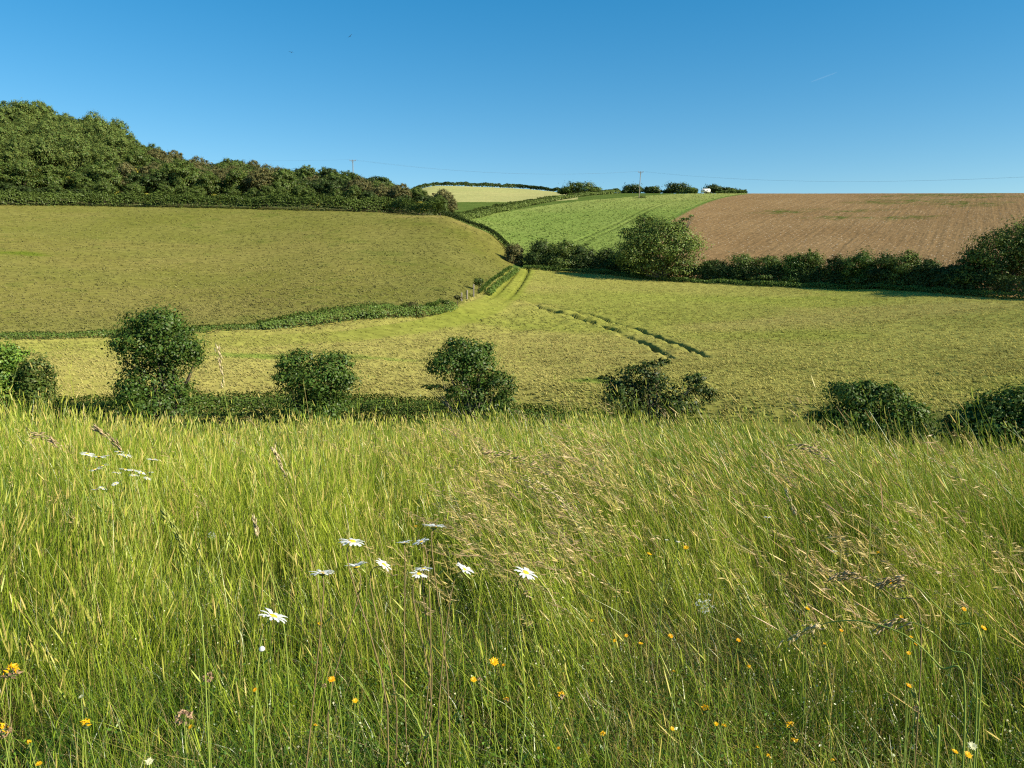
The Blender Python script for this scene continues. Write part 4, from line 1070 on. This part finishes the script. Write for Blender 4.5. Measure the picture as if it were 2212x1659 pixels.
# 4. broad bright blades in tufts along the bottom
nt_ = 260; x, y, r = scatter(nt_, .95, 2.3, 1.4, rng, tmax=40)
nt_ = len(x)
per = 26; X = np.repeat(x, per) + rng.normal(size=nt_ * per) * .018; Y = np.repeat(y, per) + rng.normal(size=nt_ * per) * .018
n = len(X); h = rng.uniform(.10, .27, n); a = rng.uniform(0, 2 * math.pi, n)
lean = np.stack([np.cos(a), np.sin(a)], 1) * (h * rng.uniform(.1, .65, n))[:, None] + np.stack([-.1 * h, 0 * h], 1)
V, F = ribbons(np.stack([X, Y, gz(X, Y) - .01], 1), h, lean, rng.uniform(.0022, .0048, n), rng, 5)
c = np.repeat(GREEN + (YG - GREEN) * rng.random(nt_)[:, None], per, 0) * rng.uniform(.8, 1.2, n)[:, None]
stuff_mesh('grass_tufts', V, F, M_BLADE, np.repeat(c, 12, 0), 'broad bright grass blades growing in tufts near the bottom')
# 5. dry thatch, fine hairy stems and pale dots
x, y, r = scatter(60000, .75, 4, 1.25, rng, dens=lambda x, y, r: np.clip(.5 + .9 * fbm(x, y, .5, 2, 103) + .25 * smooth(0, .4, x / y), 0, 1))
n = len(x); h = rng.uniform(.08, .34, n); a = rng.uniform(0, 2 * math.pi, n)
lean = np.stack([np.cos(a), np.sin(a)], 1) * (h * rng.uniform(.2, 1.3, n))[:, None]
V, F = ribbons(np.stack([x, y, gz(x, y) - .01], 1), h, lean, rng.uniform(.0006, .0013, n), rng, 4, curl=1.3)
c = (STRAW * .8 + (PINK - STRAW * .8) * (rng.random(n) ** 2)[:, None]) * rng.uniform(.6, 1.2, n)[:, None]; c[rng.random(n) < .4] = YG * .8
stuff_mesh('dry_thatch', V, F, M_BLADE, np.repeat(c, 10, 0), 'thin tangled dry stems among the lower grass')
x, y, r = scatter(14000, .8, 3.0, 1.2, rng, dens=lambda x, y, r: np.clip(.2 + 1.4 * fbm(x, y, .4, 2, 104) + .3 * smooth(0, .5, x / y), 0, 1))
n = len(x); zz = gz(x, y) + rng.uniform(.08, .36, n) * np.interp(r, [.8, 2], [.75, 1])
P_ = np.stack([x, y, zz], 1); V, F = leaf_quads(P_, norm(rng.normal(size=(n, 3))), .0023, rng, .9)
c = np.array([.55, .52, .30]) * rng.uniform(.5, 1.25, n)[:, None]
stuff_mesh('bedstraw_flowers', V, F, M_HEAD, np.repeat(c, 4, 0), 'tiny cream flower dots scattered among the stems')
# 6. herb leaves
x, y, r = scatter(60000, .75, 3.2, 1.2, rng, dens=lambda x, y, r: np.clip(.55 + .9 * fbm(x, y, .5, 2, 105), .05, 1))
n = len(x); P_ = np.stack([x, y, gz(x, y) + rng.uniform(.01, .20, n)], 1)
V, F = leaf_quads(P_, norm(rng.normal(size=(n, 3)) * .7 + [0, 0, .8]), .0050, rng, .6)
c = (DEEP * 1.2 + (GREEN - DEEP) * rng.random(n)[:, None]) * rng.uniform(.7, 1.6, n)[:, None]
stuff_mesh('herb_leaves', V, F, M_BLADE, np.repeat(c, 4, 0), 'small dark green herb and clover leaves close to the ground')

# ------------------------------------------------------------------ daisies
M_PETAL = mat_leaf('daisy_petal', (0.84, 0.85, 0.83), .42, .03)
M_DISC = mat_plain('daisy_disc', (0.75, 0.48, 0.03), .7, 400, .3)
M_STEMR = mat_plain('reddish_stem', (0.22, 0.16, 0.07), .7, 60, .3)
M_STEMG = mat_plain('green_stem', (0.24, 0.30, 0.055), .6, 60, .3)
M_CALYX = mat_plain('calyx', (0.12, 0.17, 0.05), .7, 80, .3)

def frame(nrm, spin=0.0):
    n = np.array(nrm, float); n /= np.linalg.norm(n); a = np.cross(n, [0, 1, .01]); a /= np.linalg.norm(a); b = np.cross(n, a)
    c, s = math.cos(spin), math.sin(spin)
    return a * c + b * s, b * c - a * s, n

def dome(c, R_, hgt, fr, seg=12, rings=4):
    V = [c + fr[2] * hgt]; F4 = []; F3 = []
    for i in range(1, rings + 1):
        p = i / rings * math.pi / 2
        for k in range(seg):
            w = 2 * math.pi * k / seg
            V.append(c + (fr[0] * math.cos(w) + fr[1] * math.sin(w)) * R_ * math.sin(p) + fr[2] * hgt * math.cos(p))
    for k in range(seg): F3.append((0, 1 + k, 1 + (k + 1) % seg))
    for i in range(rings - 1):
        for k in range(seg): F4.append((1 + i * seg + k, 1 + (i + 1) * seg + k, 1 + (i + 1) * seg + (k + 1) % seg, 1 + i * seg + (k + 1) % seg))
    return np.array(V), [np.array(F4), np.array(F3)]

def daisy(u, v, wpx, r, tilt, label, red=True, group='ox-eye daisies in the meadow', petals=19, lift=0.0, seed=0):
    """tilt = (sideways, toward camera) lean of the flower's face"""
    rg = np.random.default_rng(1000 + seed)
    p = pt(u, v, r); D = wpx * r / F_PX / 2 * 1.05
    gx, gy = p[0] + rg.uniform(-.07, .12), p[1] + rg.uniform(-.04, .05)
    gzv = float(gz(gx, gy)[0]); o = np.array([gx, gy, gzv]); c = p - o
    e = empty('daisy', o, label, 'daisy', group)
    fr = frame((tilt[0], -tilt[1] + (.22 if not red and seed >= 50 else 0), 1.0), rg.uniform(0, 6))
    V = []; F = []
    petals += rg.integers(-2, 4)
    for k in range(petals):
        if rg.random() < .05: continue
        w = 2 * math.pi * (k + rg.uniform(-.22, .22)) / petals
        d = fr[0] * math.cos(w) + fr[1] * math.sin(w); sd = np.cross(fr[2], d); L = D * rg.uniform(.86, 1.06); up = lift + rg.uniform(-.10, .14)
        b = len(V)
        for s_, wd, z in ((.20, .05, 0), (.5, .115, .05), (.82, .12, .02), (1.0, .05, -.05)):
            q = c + d * L * s_ + fr[2] * D * (z + up * s_)
            V += [q - sd * D * wd, q + fr[2] * D * .015, q + sd * D * wd]
        for i in range(3):
            for j in range(2): F.append((b + 3 * i + j, b + 3 * i + j + 1, b + 3 * i + 4 + j, b + 3 * i + 3 + j))
    mesh_obj('petals', V, np.array(F), M_PETAL, e, tint=np.ones((len(V), 3)))
    V, F = dome(c + fr[2] * D * .0, D * .30, D * .14, fr); mesh_obj('disc', V, F, M_DISC, e, smooth_sh=True)
    fd = (fr[0], fr[1], -fr[2]); V, F = dome(c - fr[2] * D * .02, D * .27, D * .16, fd); mesh_obj('calyx', V, F, M_CALYX, e, smooth_sh=True)
    top = c - fr[2] * D * .14; mid = top * .55 + np.array([rg.uniform(-.05, .05), rg.uniform(-.03, .03), 0])
    mid2 = top - fr[2] * .05
    ptsl = smooth_line([np.array([0, 0, -.02]), mid * [.9, .9, .9], mid2, top], 4)
    V, F = tube(ptsl, list(np.linspace(.0017, .0011, len(ptsl))), 6); st = mesh_obj('stem', V, F, M_STEMR if red else M_STEMG, e, smooth_sh=True)
    for q in (.25, .4, .55) if seed < 50 else ():
        b = ptsl[int(q * len(ptsl))]; a = rg.uniform(0, 6.28); d = np.array([math.cos(a), math.sin(a), .8]); sd = np.array([-math.sin(a), math.cos(a), 0])
        mesh_obj('leaf', [b, b + d * .013 + sd * .003, b + d * .026, b + d * .013 - sd * .003], np.array([[0, 1, 2, 3]]), M_BLADE, e, tint=np.tile(GREEN, (4, 1)))
    return e
NEAR = [
    (937, 1139, 54, 1.62, (.05, -.26), 'highest daisy of the near group, seen from underneath on a long reddish stem', 0.12),
    (760, 1170, 57, 1.52, (.10, -.12), 'wide flat daisy at the upper left of the near group', -.02),
    (873, 1174, 34, 1.75, (-.05, -.2), 'small cupped daisy below and left of the highest one', .25),
    (910, 1171, 38, 1.75, (-.28, -.02), 'small daisy tipped left, just below the highest one', .10),
    (696, 1239, 54, 1.5, (-.05, -.20), 'leftmost upright daisy of the near group, seen edge on', .10),
    (770, 1225, 46, 1.55, (-.12, -.20), 'cupped daisy right of the leftmost one', .30),
    (829, 1220, 38, 1.6, (.70, .02), 'daisy facing right with petals folded, in the middle of the near group', .05),
    (915, 1229, 40, 1.62, (.02, -.18), 'upper one of two overlapping daisies', .0),
    (905, 1240, 42, 1.58, (.25, -.08), 'lower one of two overlapping daisies', -.05),
    (1002, 1230, 44, 1.55, (.55, -.05), 'daisy tilted right with one petal standing up', .15),
    (1135, 1237, 54, 1.5, (.36, .05), 'rightmost daisy of the near group showing its yellow centre', .0),
    (590, 1332, 62, 1.42, (.45, -.20), 'lowest and largest daisy, tilted right above a white bud', .05)]
for i, (u, v, w, r, t, lb, lf) in enumerate(NEAR):
    daisy(u, v, w, r, t, lb, red=i not in (10, 11), seed=i, lift=lf)
FARD = [(189, 981, 26, (.3, .1), 'leftmost daisy of the far cluster'), (214, 987, 24, (.05, .05), 'flat daisy second from the left in the far cluster'), (228, 985, 16, (-.2, .0), 'small half hidden daisy beside the second far one'),
        (258, 976, 20, (.15, 0), 'topmost small daisy of the far cluster'), (270, 984, 26, (.3, .1), 'larger daisy just under the topmost far one'), (330, 993, 22, (.1, .1), 'daisy standing alone at the right of the far cluster'),
        (205, 1014, 24, (-.2, .2), 'left one of the tight far pair'), (221, 1007, 24, (-.3, .25), 'right one of the tight far pair'), (253, 1021, 18, (.1, .1), 'small ragged daisy low in the middle of the far cluster'),
        (270, 1014, 22, (.1, .05), 'flat daisy left in the row of three far ones'), (287, 1016, 20, (.15, .1), 'flat daisy in the middle of the row of three far ones'), (289, 1026, 18, (.15, .15), 'daisy just under the row of three far ones'),
        (305, 1021, 18, (.5, .2), 'tilted daisy right in the row of three far ones'), (318, 1033, 16, (.4, .1), 'lowest right daisy of the far cluster'), (326, 1020, 11, (0, .1), 'tiny daisy at the right of the far cluster'),
        (249, 1045, 14, (0, .5), 'small facing daisy under the middle of the far cluster'), (206, 1057, 15, (-.1, .1), 'left one of the lowest far pair'), (222, 1054, 17, (.4, .15), 'right one of the lowest far pair'),
        (1658, 1117, 16, (0, .1), 'small white daisy alone in the right hand grass'), (1803, 1190, 11, (.1, .1), 'tiny white daisy low in the right hand grass'), (1465, 1170, 9, (.1, .2), 'tiny white daisy right of the middle of the meadow'), (1440, 1166, 8, (.1, .2), 'tiniest white daisy right of the middle of the meadow')]
for i, (u, v, w, t, lb) in enumerate(FARD):
    r = 3.2 if i < 18 else (2.3 if u > 1600 else 2.15)
    daisy(u, v, w, r + (i % 5) * .05, t, lb, red=False, seed=50 + i, petals=15)

# closed white bud under the lowest daisy
def simple_plant(name, cat, label, u, v, r, head, stem_mat=M_STEMG, group=None, seed=0, rad=.0007):
    rg = np.random.default_rng(2000 + seed); p = pt(u, v, r)
    gx, gy = p[0] + rg.uniform(-.02, .04), p[1] + rg.uniform(-.02, .04); o = np.array([gx, gy, float(gz(gx, gy)[0])]); c = p - o
    e = empty(name, o, label, cat, group)
    V, F = tube(smooth_line([np.array([0, 0, -.02]), c * .5 + np.array([rg.uniform(-.035, .045), rg.uniform(-.02, .02), 0]), c], 4), list(np.linspace(rad * 1.3, rad, 9)), 5)
    mesh_obj('stem', V, F, stem_mat, e, smooth_sh=True)
    head(e, c, rg)
    return e
M_YFL = mat_leaf('yellow_petal', (0.85, 0.50, 0.012), .3, .02); M_OFL = mat_leaf('orange_petal', (0.85, 0.43, 0.012), .3, .02); M_DRYF = mat_leaf('dry_floret', (0.34, 0.22, 0.13), .2, .02)
M_CREAM = mat_leaf('cream_floret', (0.72, 0.70, 0.42), .3, .02)
def head_bud(R_):
    def f(e, c, rg):
        fr = frame((0, -.2, 1)); V, F = dome(c, R_, R_ * 1.2, fr, 9, 3); mesh_obj('petals', V, F, M_PETAL, e, tint=np.ones((len(V), 3)), smooth_sh=True)
        V, F = dome(c, R_ * .98, R_ * .8, (fr[0], fr[1], -fr[2]), 9, 3); mesh_obj('calyx', V, F, M_CALYX, e, smooth_sh=True)
    return f
simple_plant('daisy_bud', 'flower bud', 'closed round white bud just below the lowest daisy', 566, 1403, 1.4, head_bud(.0055), seed=1)
def florets(c, n, Rr, size, rg, up=.4, flat=.7):
    d = norm(rg.normal(size=(n, 3)) + [0, 0, up]); P_ = c + d * np.array([Rr, Rr, Rr * flat])
    a = norm(np.cross(d, rg.normal(size=(n, 3))) + d * .7); b = norm(np.cross(a, rg.normal(size=(n, 3))))
    s = size * rg.uniform(.7, 1.3, n)[:, None]
    return np.stack([P_ - a * s * .4, P_ + b * s * .35, P_ + a * s, P_ - b * s * .35], 1).reshape(-1, 3)
def head_vetch(D, kind):
    def f(e, c, rg):
        if kind in ('mixed', 'dry'):
            V = florets(c - [0, 0, D * .1], 60, D * .42, D * .20, rg); mesh_obj('dry_florets', V, np.arange(len(V)).reshape(-1, 4), M_DRYF, e, tint=np.repeat(rg.uniform(.6, 1.5, len(V) // 4), 4)[:, None] * np.ones((1, 3)))
        if kind != 'dry':
            m_ = M_OFL if kind == 'orange' else M_YFL
            V = florets(c + [0, 0, D * .08], 26, D * (.30 if kind != 'mixed' else .36), D * .24, rg, up=1.2); mesh_obj('florets', V, np.arange(len(V)).reshape(-1, 4), m_, e, tint=np.repeat(rg.uniform(.8, 1.15, len(V) // 4), 4)[:, None] * np.ones((1, 3)))
            V, F = dome(c - [0, 0, D * .05], D * .28, D * .35, (np.array([1., 0, 0]), np.array([0, 1., 0]), np.array([0, 0, -1.])), 8, 3); mesh_obj('calyx', V, F, M_CALYX, e, smooth_sh=True)
    return f
def head_star(D, m_):
    def f(e, c, rg):
        fr = frame((rg.uniform(-.4, .4), -rg.uniform(.1, .7), 1), rg.uniform(0, 6)); V = []; F = []
        for lay, (np_, L0, up) in enumerate(((12, 1.0, .15), (9, .68, .55))):
            for k in range(np_):
                w = 2 * math.pi * (k + .5 * lay) / np_; d = fr[0] * math.cos(w) + fr[1] * math.sin(w) + fr[2] * up; sd = np.cross(fr[2], d); L = D / 2 * L0 * rg.uniform(.8, 1.1); b = len(V)
                V += [c, c + d * L * .6 + sd * L * .18, c + d * L, c + d * L * .6 - sd * L * .18]; F.append((b, b + 1, b + 2, b + 3))
        mesh_obj('petals', V, np.array(F), m_, e, tint=np.ones((len(V), 3)))
        V, F = dome(c, D * .2, D * .45, (fr[0], fr[1], -fr[2]), 8, 3); mesh_obj('calyx', V, F, M_CALYX, e, smooth_sh=True)
    return f
YF = [  # u, v, px, type, label
    (24, 1450, 27, 'mixed', 'brown and yellow vetch head by the left frame edge'), (7, 1577, 24, 'mixed', 'faded vetch head cut by the left frame edge'), (185, 1565, 21, 'yellow', 'round yellow vetch head low on the left'),
    (62, 1605, 12, 'yellow', 'small yellow flower in the lower left corner'), (84, 1650, 13, 'star', 'yellow flower touching the bottom edge at the left'), (412, 1570, 11, 'star', 'slim orange-yellow bud right under the brown dry head'),
    (397, 1546, 32, 'dry', 'largest dry brown clover head, low on the left'), (450, 1461, 21, 'dry', 'dry brown clover head above the largest one'), (551, 1490, 10, 'ostar', 'orange bud below the white bud'),
    (691, 1349, 11, 'yellow', 'small yellow flower between the two groups of daisy stems'), (716, 1468, 17, 'ostar', 'orange flower left of the middle bottom'), (700, 1480, 10, 'dry', 'small brown seed head beside the orange flower'),
    (767, 1514, 13, 'star', 'yellow flower below the orange one'), (681, 1568, 9, 'yellow', 'tiny yellow flower near the bottom, left of middle'), (1067, 1430, 21, 'star', 'bright ragged yellow flower right under the daisies'),
    (1088, 1437, 10, 'ostar', 'orange bud touching the bright ragged flower'), (1023, 1468, 15, 'star', 'yellow flower with a brown neighbour, below the daisies'), (1036, 1467, 12, 'dry', 'brown dry head right of the yellow flower below the daisies'),
    (1279, 1341, 10, 'star', 'upright yellow bud right of the daisies'), (1328, 1384, 9, 'star', 'left one of three small buds in the middle right'), (1353, 1373, 9, 'ostar', 'topmost of three small buds in the middle right'),
    (1384, 1390, 10, 'star', 'right one of three small buds in the middle right'), (1449, 1374, 11, 'ostar', 'orange bud alone right of the three small buds'), (1595, 1383, 10, 'ostar', 'orange bud alone under the white umbel'),
    (1455, 1452, 9, 'yellow', 'tiny yellow flower in the brownish thatch'), (1212, 1503, 18, 'mixed', 'straggling yellow and straw head at the lower middle'), (1094, 1512, 12, 'mixed', 'small faded head at the bottom middle'),
    (1524, 1532, 20, 'yellow', 'broad yellow flower low on the right of middle'), (1452, 1574, 12, 'star', 'egg shaped yellow bud near the bottom right of middle'), (1547, 1564, 12, 'star', 'left one of the yellow pair near the bottom'),
    (1563, 1569, 12, 'yellow', 'right one of the yellow pair near the bottom'), (1303, 1588, 17, 'yellow', 'two-lobed yellow flower at the bottom middle'), (1207, 1616, 9, 'ostar', 'tiny orange bud at the bottom middle'),
    (1744, 1315, 12, 'star', 'yellow flower left of the arching grass stalk'), (1947, 1333, 9, 'star', 'small yellow bud under the drooping brown heads'), (1817, 1362, 8, 'ostar', 'tiny orange bud under the arching stalk'),
    (1781, 1393, 9, 'yellow', 'tiny yellow flower beneath the end of the arching stalk'), (1968, 1376, 8, 'star', 'upper one of three tiny right hand buds'), (1979, 1391, 9, 'ostar', 'middle one of three tiny right hand buds'),
    (1963, 1411, 9, 'star', 'lower one of three tiny right hand buds'), (2125, 1357, 12, 'star', 'yellow flower near the right frame edge'), (2082, 1316, 10, 'ostar', 'orange flower high near the right frame edge'),
    (1617, 1442, 12, 'yellow', 'tall yellow flower in the lower right quarter'), (1706, 1568, 19, 'yellow', 'clumped yellow flower in the lower right, the upper one'), (1716, 1603, 18, 'yellow', 'clumped yellow flower in the lower right, the lower one'),
    (1659, 1634, 12, 'yellow', 'yellow flower at the bottom edge right of middle'), (1635, 1616, 9, 'yellow', 'tiny yellow flower next to the bottom edge one'), (1799, 1644, 11, 'yellow', 'small yellow flower touching the bottom edge at the right'),
    (2063, 1624, 13, 'star', 'left one of the yellow pair in the bottom right corner'), (2091, 1630, 15, 'star', 'right one of the yellow pair in the bottom right corner'), (2100, 1612, 17, 'cream', 'pale cream head behind the bottom right pair'),
    (1963, 1481, 11, 'ostar', 'orange flower in the reddish stems on the right'), (1403, 1197, 11, 'star', 'yellow flower high up, middle right of the meadow'), (1482, 1183, 12, 'star', 'yellow flower beside the tiny white daisies'),
    (1922, 1257, 11, 'ostar', 'orange flower among the brown grass heads'), (1897, 1195, 9, 'yellow', 'small yellow flower above the brown grass heads'), (1980, 1530, 12, 'dry', 'brown dry head left of the big green spike'),
    (322, 1645, 16, 'cream', 'pale forked flower at the bottom edge on the left'), (175, 1505, 10, 'cream', 'tiny pale flower low on the left'), (899, 1139, 9, 'yellow', 'tiny yellow flower left of the highest daisy')]
for i, (u, v, w, k, lb) in enumerate(YF):
    r = float(np.interp(v, [1139, 1190, 1260, 1350, 1450, 1550, 1659], [2.4, 2.1, 1.85, 1.62, 1.45, 1.32, 1.22])); D = w * r / F_PX * 1.15
    hd = {'mixed': head_vetch(D, 'mixed'), 'dry': head_vetch(D, 'dry'), 'yellow': head_vetch(D, 'yellow'), 'star': head_star(D, M_YFL), 'ostar': head_star(D, M_OFL), 'cream': head_star(D, M_CREAM)}[k]
    simple_plant({'dry': 'dry_clover', 'mixed': 'vetch', 'yellow': 'vetch'}.get(k, 'hawkbit'), 'seed head' if k == 'dry' else 'wildflower', lb, u, v, r, hd, group='yellow and brown wildflowers in the meadow', seed=i)
def head_umbel(D):
    def f(e, c, rg):
        V = []; parts = []
        for k in range(16):
            q = c + np.array([rg.uniform(-.5, .5) * D, rg.uniform(-.4, .4) * D, rg.uniform(-.5, .6) * D]); V.append(florets(q, 9, D * .09, D * .07, rg)); parts.append(tube([c - [0, 0, D * .9], q], [.0006, .0004], 4))
        V = np.concatenate(V); mesh_obj('florets', V, np.arange(len(V)).reshape(-1, 4), M_PETAL, e, tint=np.ones((len(V), 3)))
        Vp, Fp = join(parts); mesh_obj('rays', Vp, Fp, M_STEMG, e)
    return f
simple_plant('umbel_flower', 'wildflower', 'branching white umbel flower in the right half of the meadow', 1522, 1305, 1.75, head_umbel(.034), seed=80)
simple_plant('umbel_flower', 'wildflower', 'small white umbel flower left of the daisies', 457, 1157, 2.4, head_umbel(.018), seed=81)

# ------------------------------------------------------------------ single grass stalks that stand out
M_BROWNH = mat_leaf('brown_spikelet', (0.50, 0.37, 0.20), .25, .03); M_GREENH = mat_leaf('green_spikelet', (0.38, 0.41, 0.09), .3, .03); M_PALEH = mat_leaf('pale_spikelet', (0.66, 0.54, 0.30), .3, .03)
def stalk(path, r, label, mat, n=22, size=.013, spread=.012, frac=.35, rad=.0012, green=True, upright=False):
    """path: where the stalk shows from root to tip"""
    P_ = [pt(u, v, r + (i * .01)) for i, (u, v) in enumerate(path)]
    g = P_[0].copy(); g[2] = float(gz(g[0], g[1])[0]) - .01
    if g[2] < P_[0][2] - .01: P_ = [g] + P_
    o = P_[0].copy(); L = smooth_line([p - o for p in P_], 7)
    rg = np.random.default_rng(int(path[-1][0]) + 5); size *= .68; spread *= .8; n = int(n * 1.5)
    e = empty('grass_stalk', o, label, 'grass stalk', 'single grass stalks that stand out')
    V, F = tube(L, list(np.linspace(rad * 1.3, rad * .5, len(L))), 5); mesh_obj('stem', V, F, M_STEMG if green else M_STEMR, e, smooth_sh=True)
    k0 = int(len(L) * (1 - frac)); V = []; F = []
    for j in range(n):
        t = rg.uniform(k0, len(L) - 1.01); i = int(t); c = L[i] + (L[i + 1] - L[i]) * (t - i); d = norm(L[i + 1] - L[i])
        if upright: dd = norm(d + rg.normal(size=3) * .18)
        else: dd = norm(d + rg.normal(size=3) * .22 + np.array([0, 0, -.35]))
        q = c + rg.normal(size=3) * spread * (.4 if upright else .6) + dd * size * .8
        a = norm(np.cross(dd, rg.normal(size=3))); b_ = np.cross(dd, a); s = size * rg.uniform(.75, 1.3); w = s * .17; b = len(V)
        V += [q - dd * s, q + a * w, q + b_ * w, q - a * w, q - b_ * w, q + dd * s]
        for m_, n_ in ((1, 2), (2, 3), (3, 4), (4, 1)): F += [(b, b + m_, b + n_), (b + 5, b + n_, b + m_)]
    mesh_obj('seed_head', V, np.array(F), mat, e, tint=np.repeat(rg.uniform(.75, 1.25, n), 6)[:, None] * np.ones((1, 3)))
stalk([(2085, 1520), (2030, 1440), (1960, 1375), (1880, 1345), (1820, 1341), (1770, 1350), (1725, 1370), (1694, 1386)], 1.35, 'arching pale stalk bent over to the left in the lower right', M_PALEH, 26, .012, .009, .28)
stalk([(2120, 1420), (2060, 1345), (2015, 1300), (1975, 1262), (1940, 1252), (1905, 1262)], 1.6, 'brown drooping head right of the orange flower', M_BROWNH, 30, .014, .010, .3)
stalk([(2110, 1500), (2050, 1400), (1990, 1352), (1950, 1343), (1900, 1355)], 1.45, 'brown head hanging left beside the arching stalk', M_BROWNH, 24, .013, .009, .3)
stalk([(1990, 1360), (1930, 1290), (1870, 1250), (1830, 1240), (1795, 1248)], 1.7, 'dark brown bent head left of the drooping ones', M_BROWNH, 26, .013, .010, .35, green=False)
stalk([(440, 1400), (425, 1300), (408, 1215), (388, 1165), (358, 1110)], 1.35, 'plump upright green spike standing left of the daisies', M_GREENH, 60, .011, .007, .42, rad=.0011, upright=True)
stalk([(620, 1420), (600, 1300), (575, 1210), (560, 1165), (549, 1125)], 1.7, 'upright straw coloured spike right of the plump green one', M_PALEH, 26, .012, .006, .22, upright=True)
stalk([(690, 1300), (665, 1180), (640, 1080), (610, 1010), (590, 970)], 2.2, 'long thin pinkish spike above the near daisies', M_PALEH, 30, .014, .008, .3, upright=True, green=False)
stalk([(345, 1190), (320, 1080), (280, 1000), (250, 960), (208, 925)], 2.5, 'brown brush-like head above the far daisies', M_BROWNH, 34, .016, .009, .28, upright=True)
stalk([(190, 1110), (165, 1030), (140, 985), (110, 948), (80, 940)], 2.6, 'bent brown head left of the far daisies', M_BROWNH, 26, .015, .010, .35)
stalk([(560, 1010), (505, 960), (495, 905), (485, 850), (478, 790), (470, 750)], 3.4, 'tall spike standing in front of the leftmost hedge, right of the keyhole tree', M_PALEH, 26, .02, .010, .32, upright=True)
stalk([(2025, 1640), (2020, 1600), (1998, 1560), (1975, 1500)], 1.15, 'thick green spike with side heads near the bottom right', M_GREENH, 46, .008, .006, .6, rad=.0014, upright=True)
stalk([(935, 1655), (915, 1590), (880, 1520), (858, 1498)], 1.1, 'thick green blade-like spike at the bottom middle', M_GREENH, 40, .007, .0025, .6, rad=.0014, upright=True)
stalk([(1330, 1240), (1290, 1180), (1240, 1110), (1190, 1060), (1130, 1030)], 2.2, 'long straw panicle swept left in the middle of the meadow', M_PALEH, 40, .015, .014, .4)
stalk([(1280, 1140), (1240, 1080), (1180, 1020), (1110, 985), (1050, 975)], 2.6, 'brown panicle swept left, highest in the middle of the meadow', M_BROWNH, 42, .017, .016, .45)
stalk([(1880, 1120), (1850, 1070), (1810, 1010), (1760, 970), (1710, 960)], 2.5, 'dark brown panicle swept left below the third lane tree from the right', M_BROWNH, 36, .016, .013, .38)
stalk([(1745, 1180), (1725, 1130), (1715, 1100), (1700, 1060)], 2.1, 'feathery pale head right of the lone white daisy', M_PALEH, 36, .011, .008, .4, upright=True)
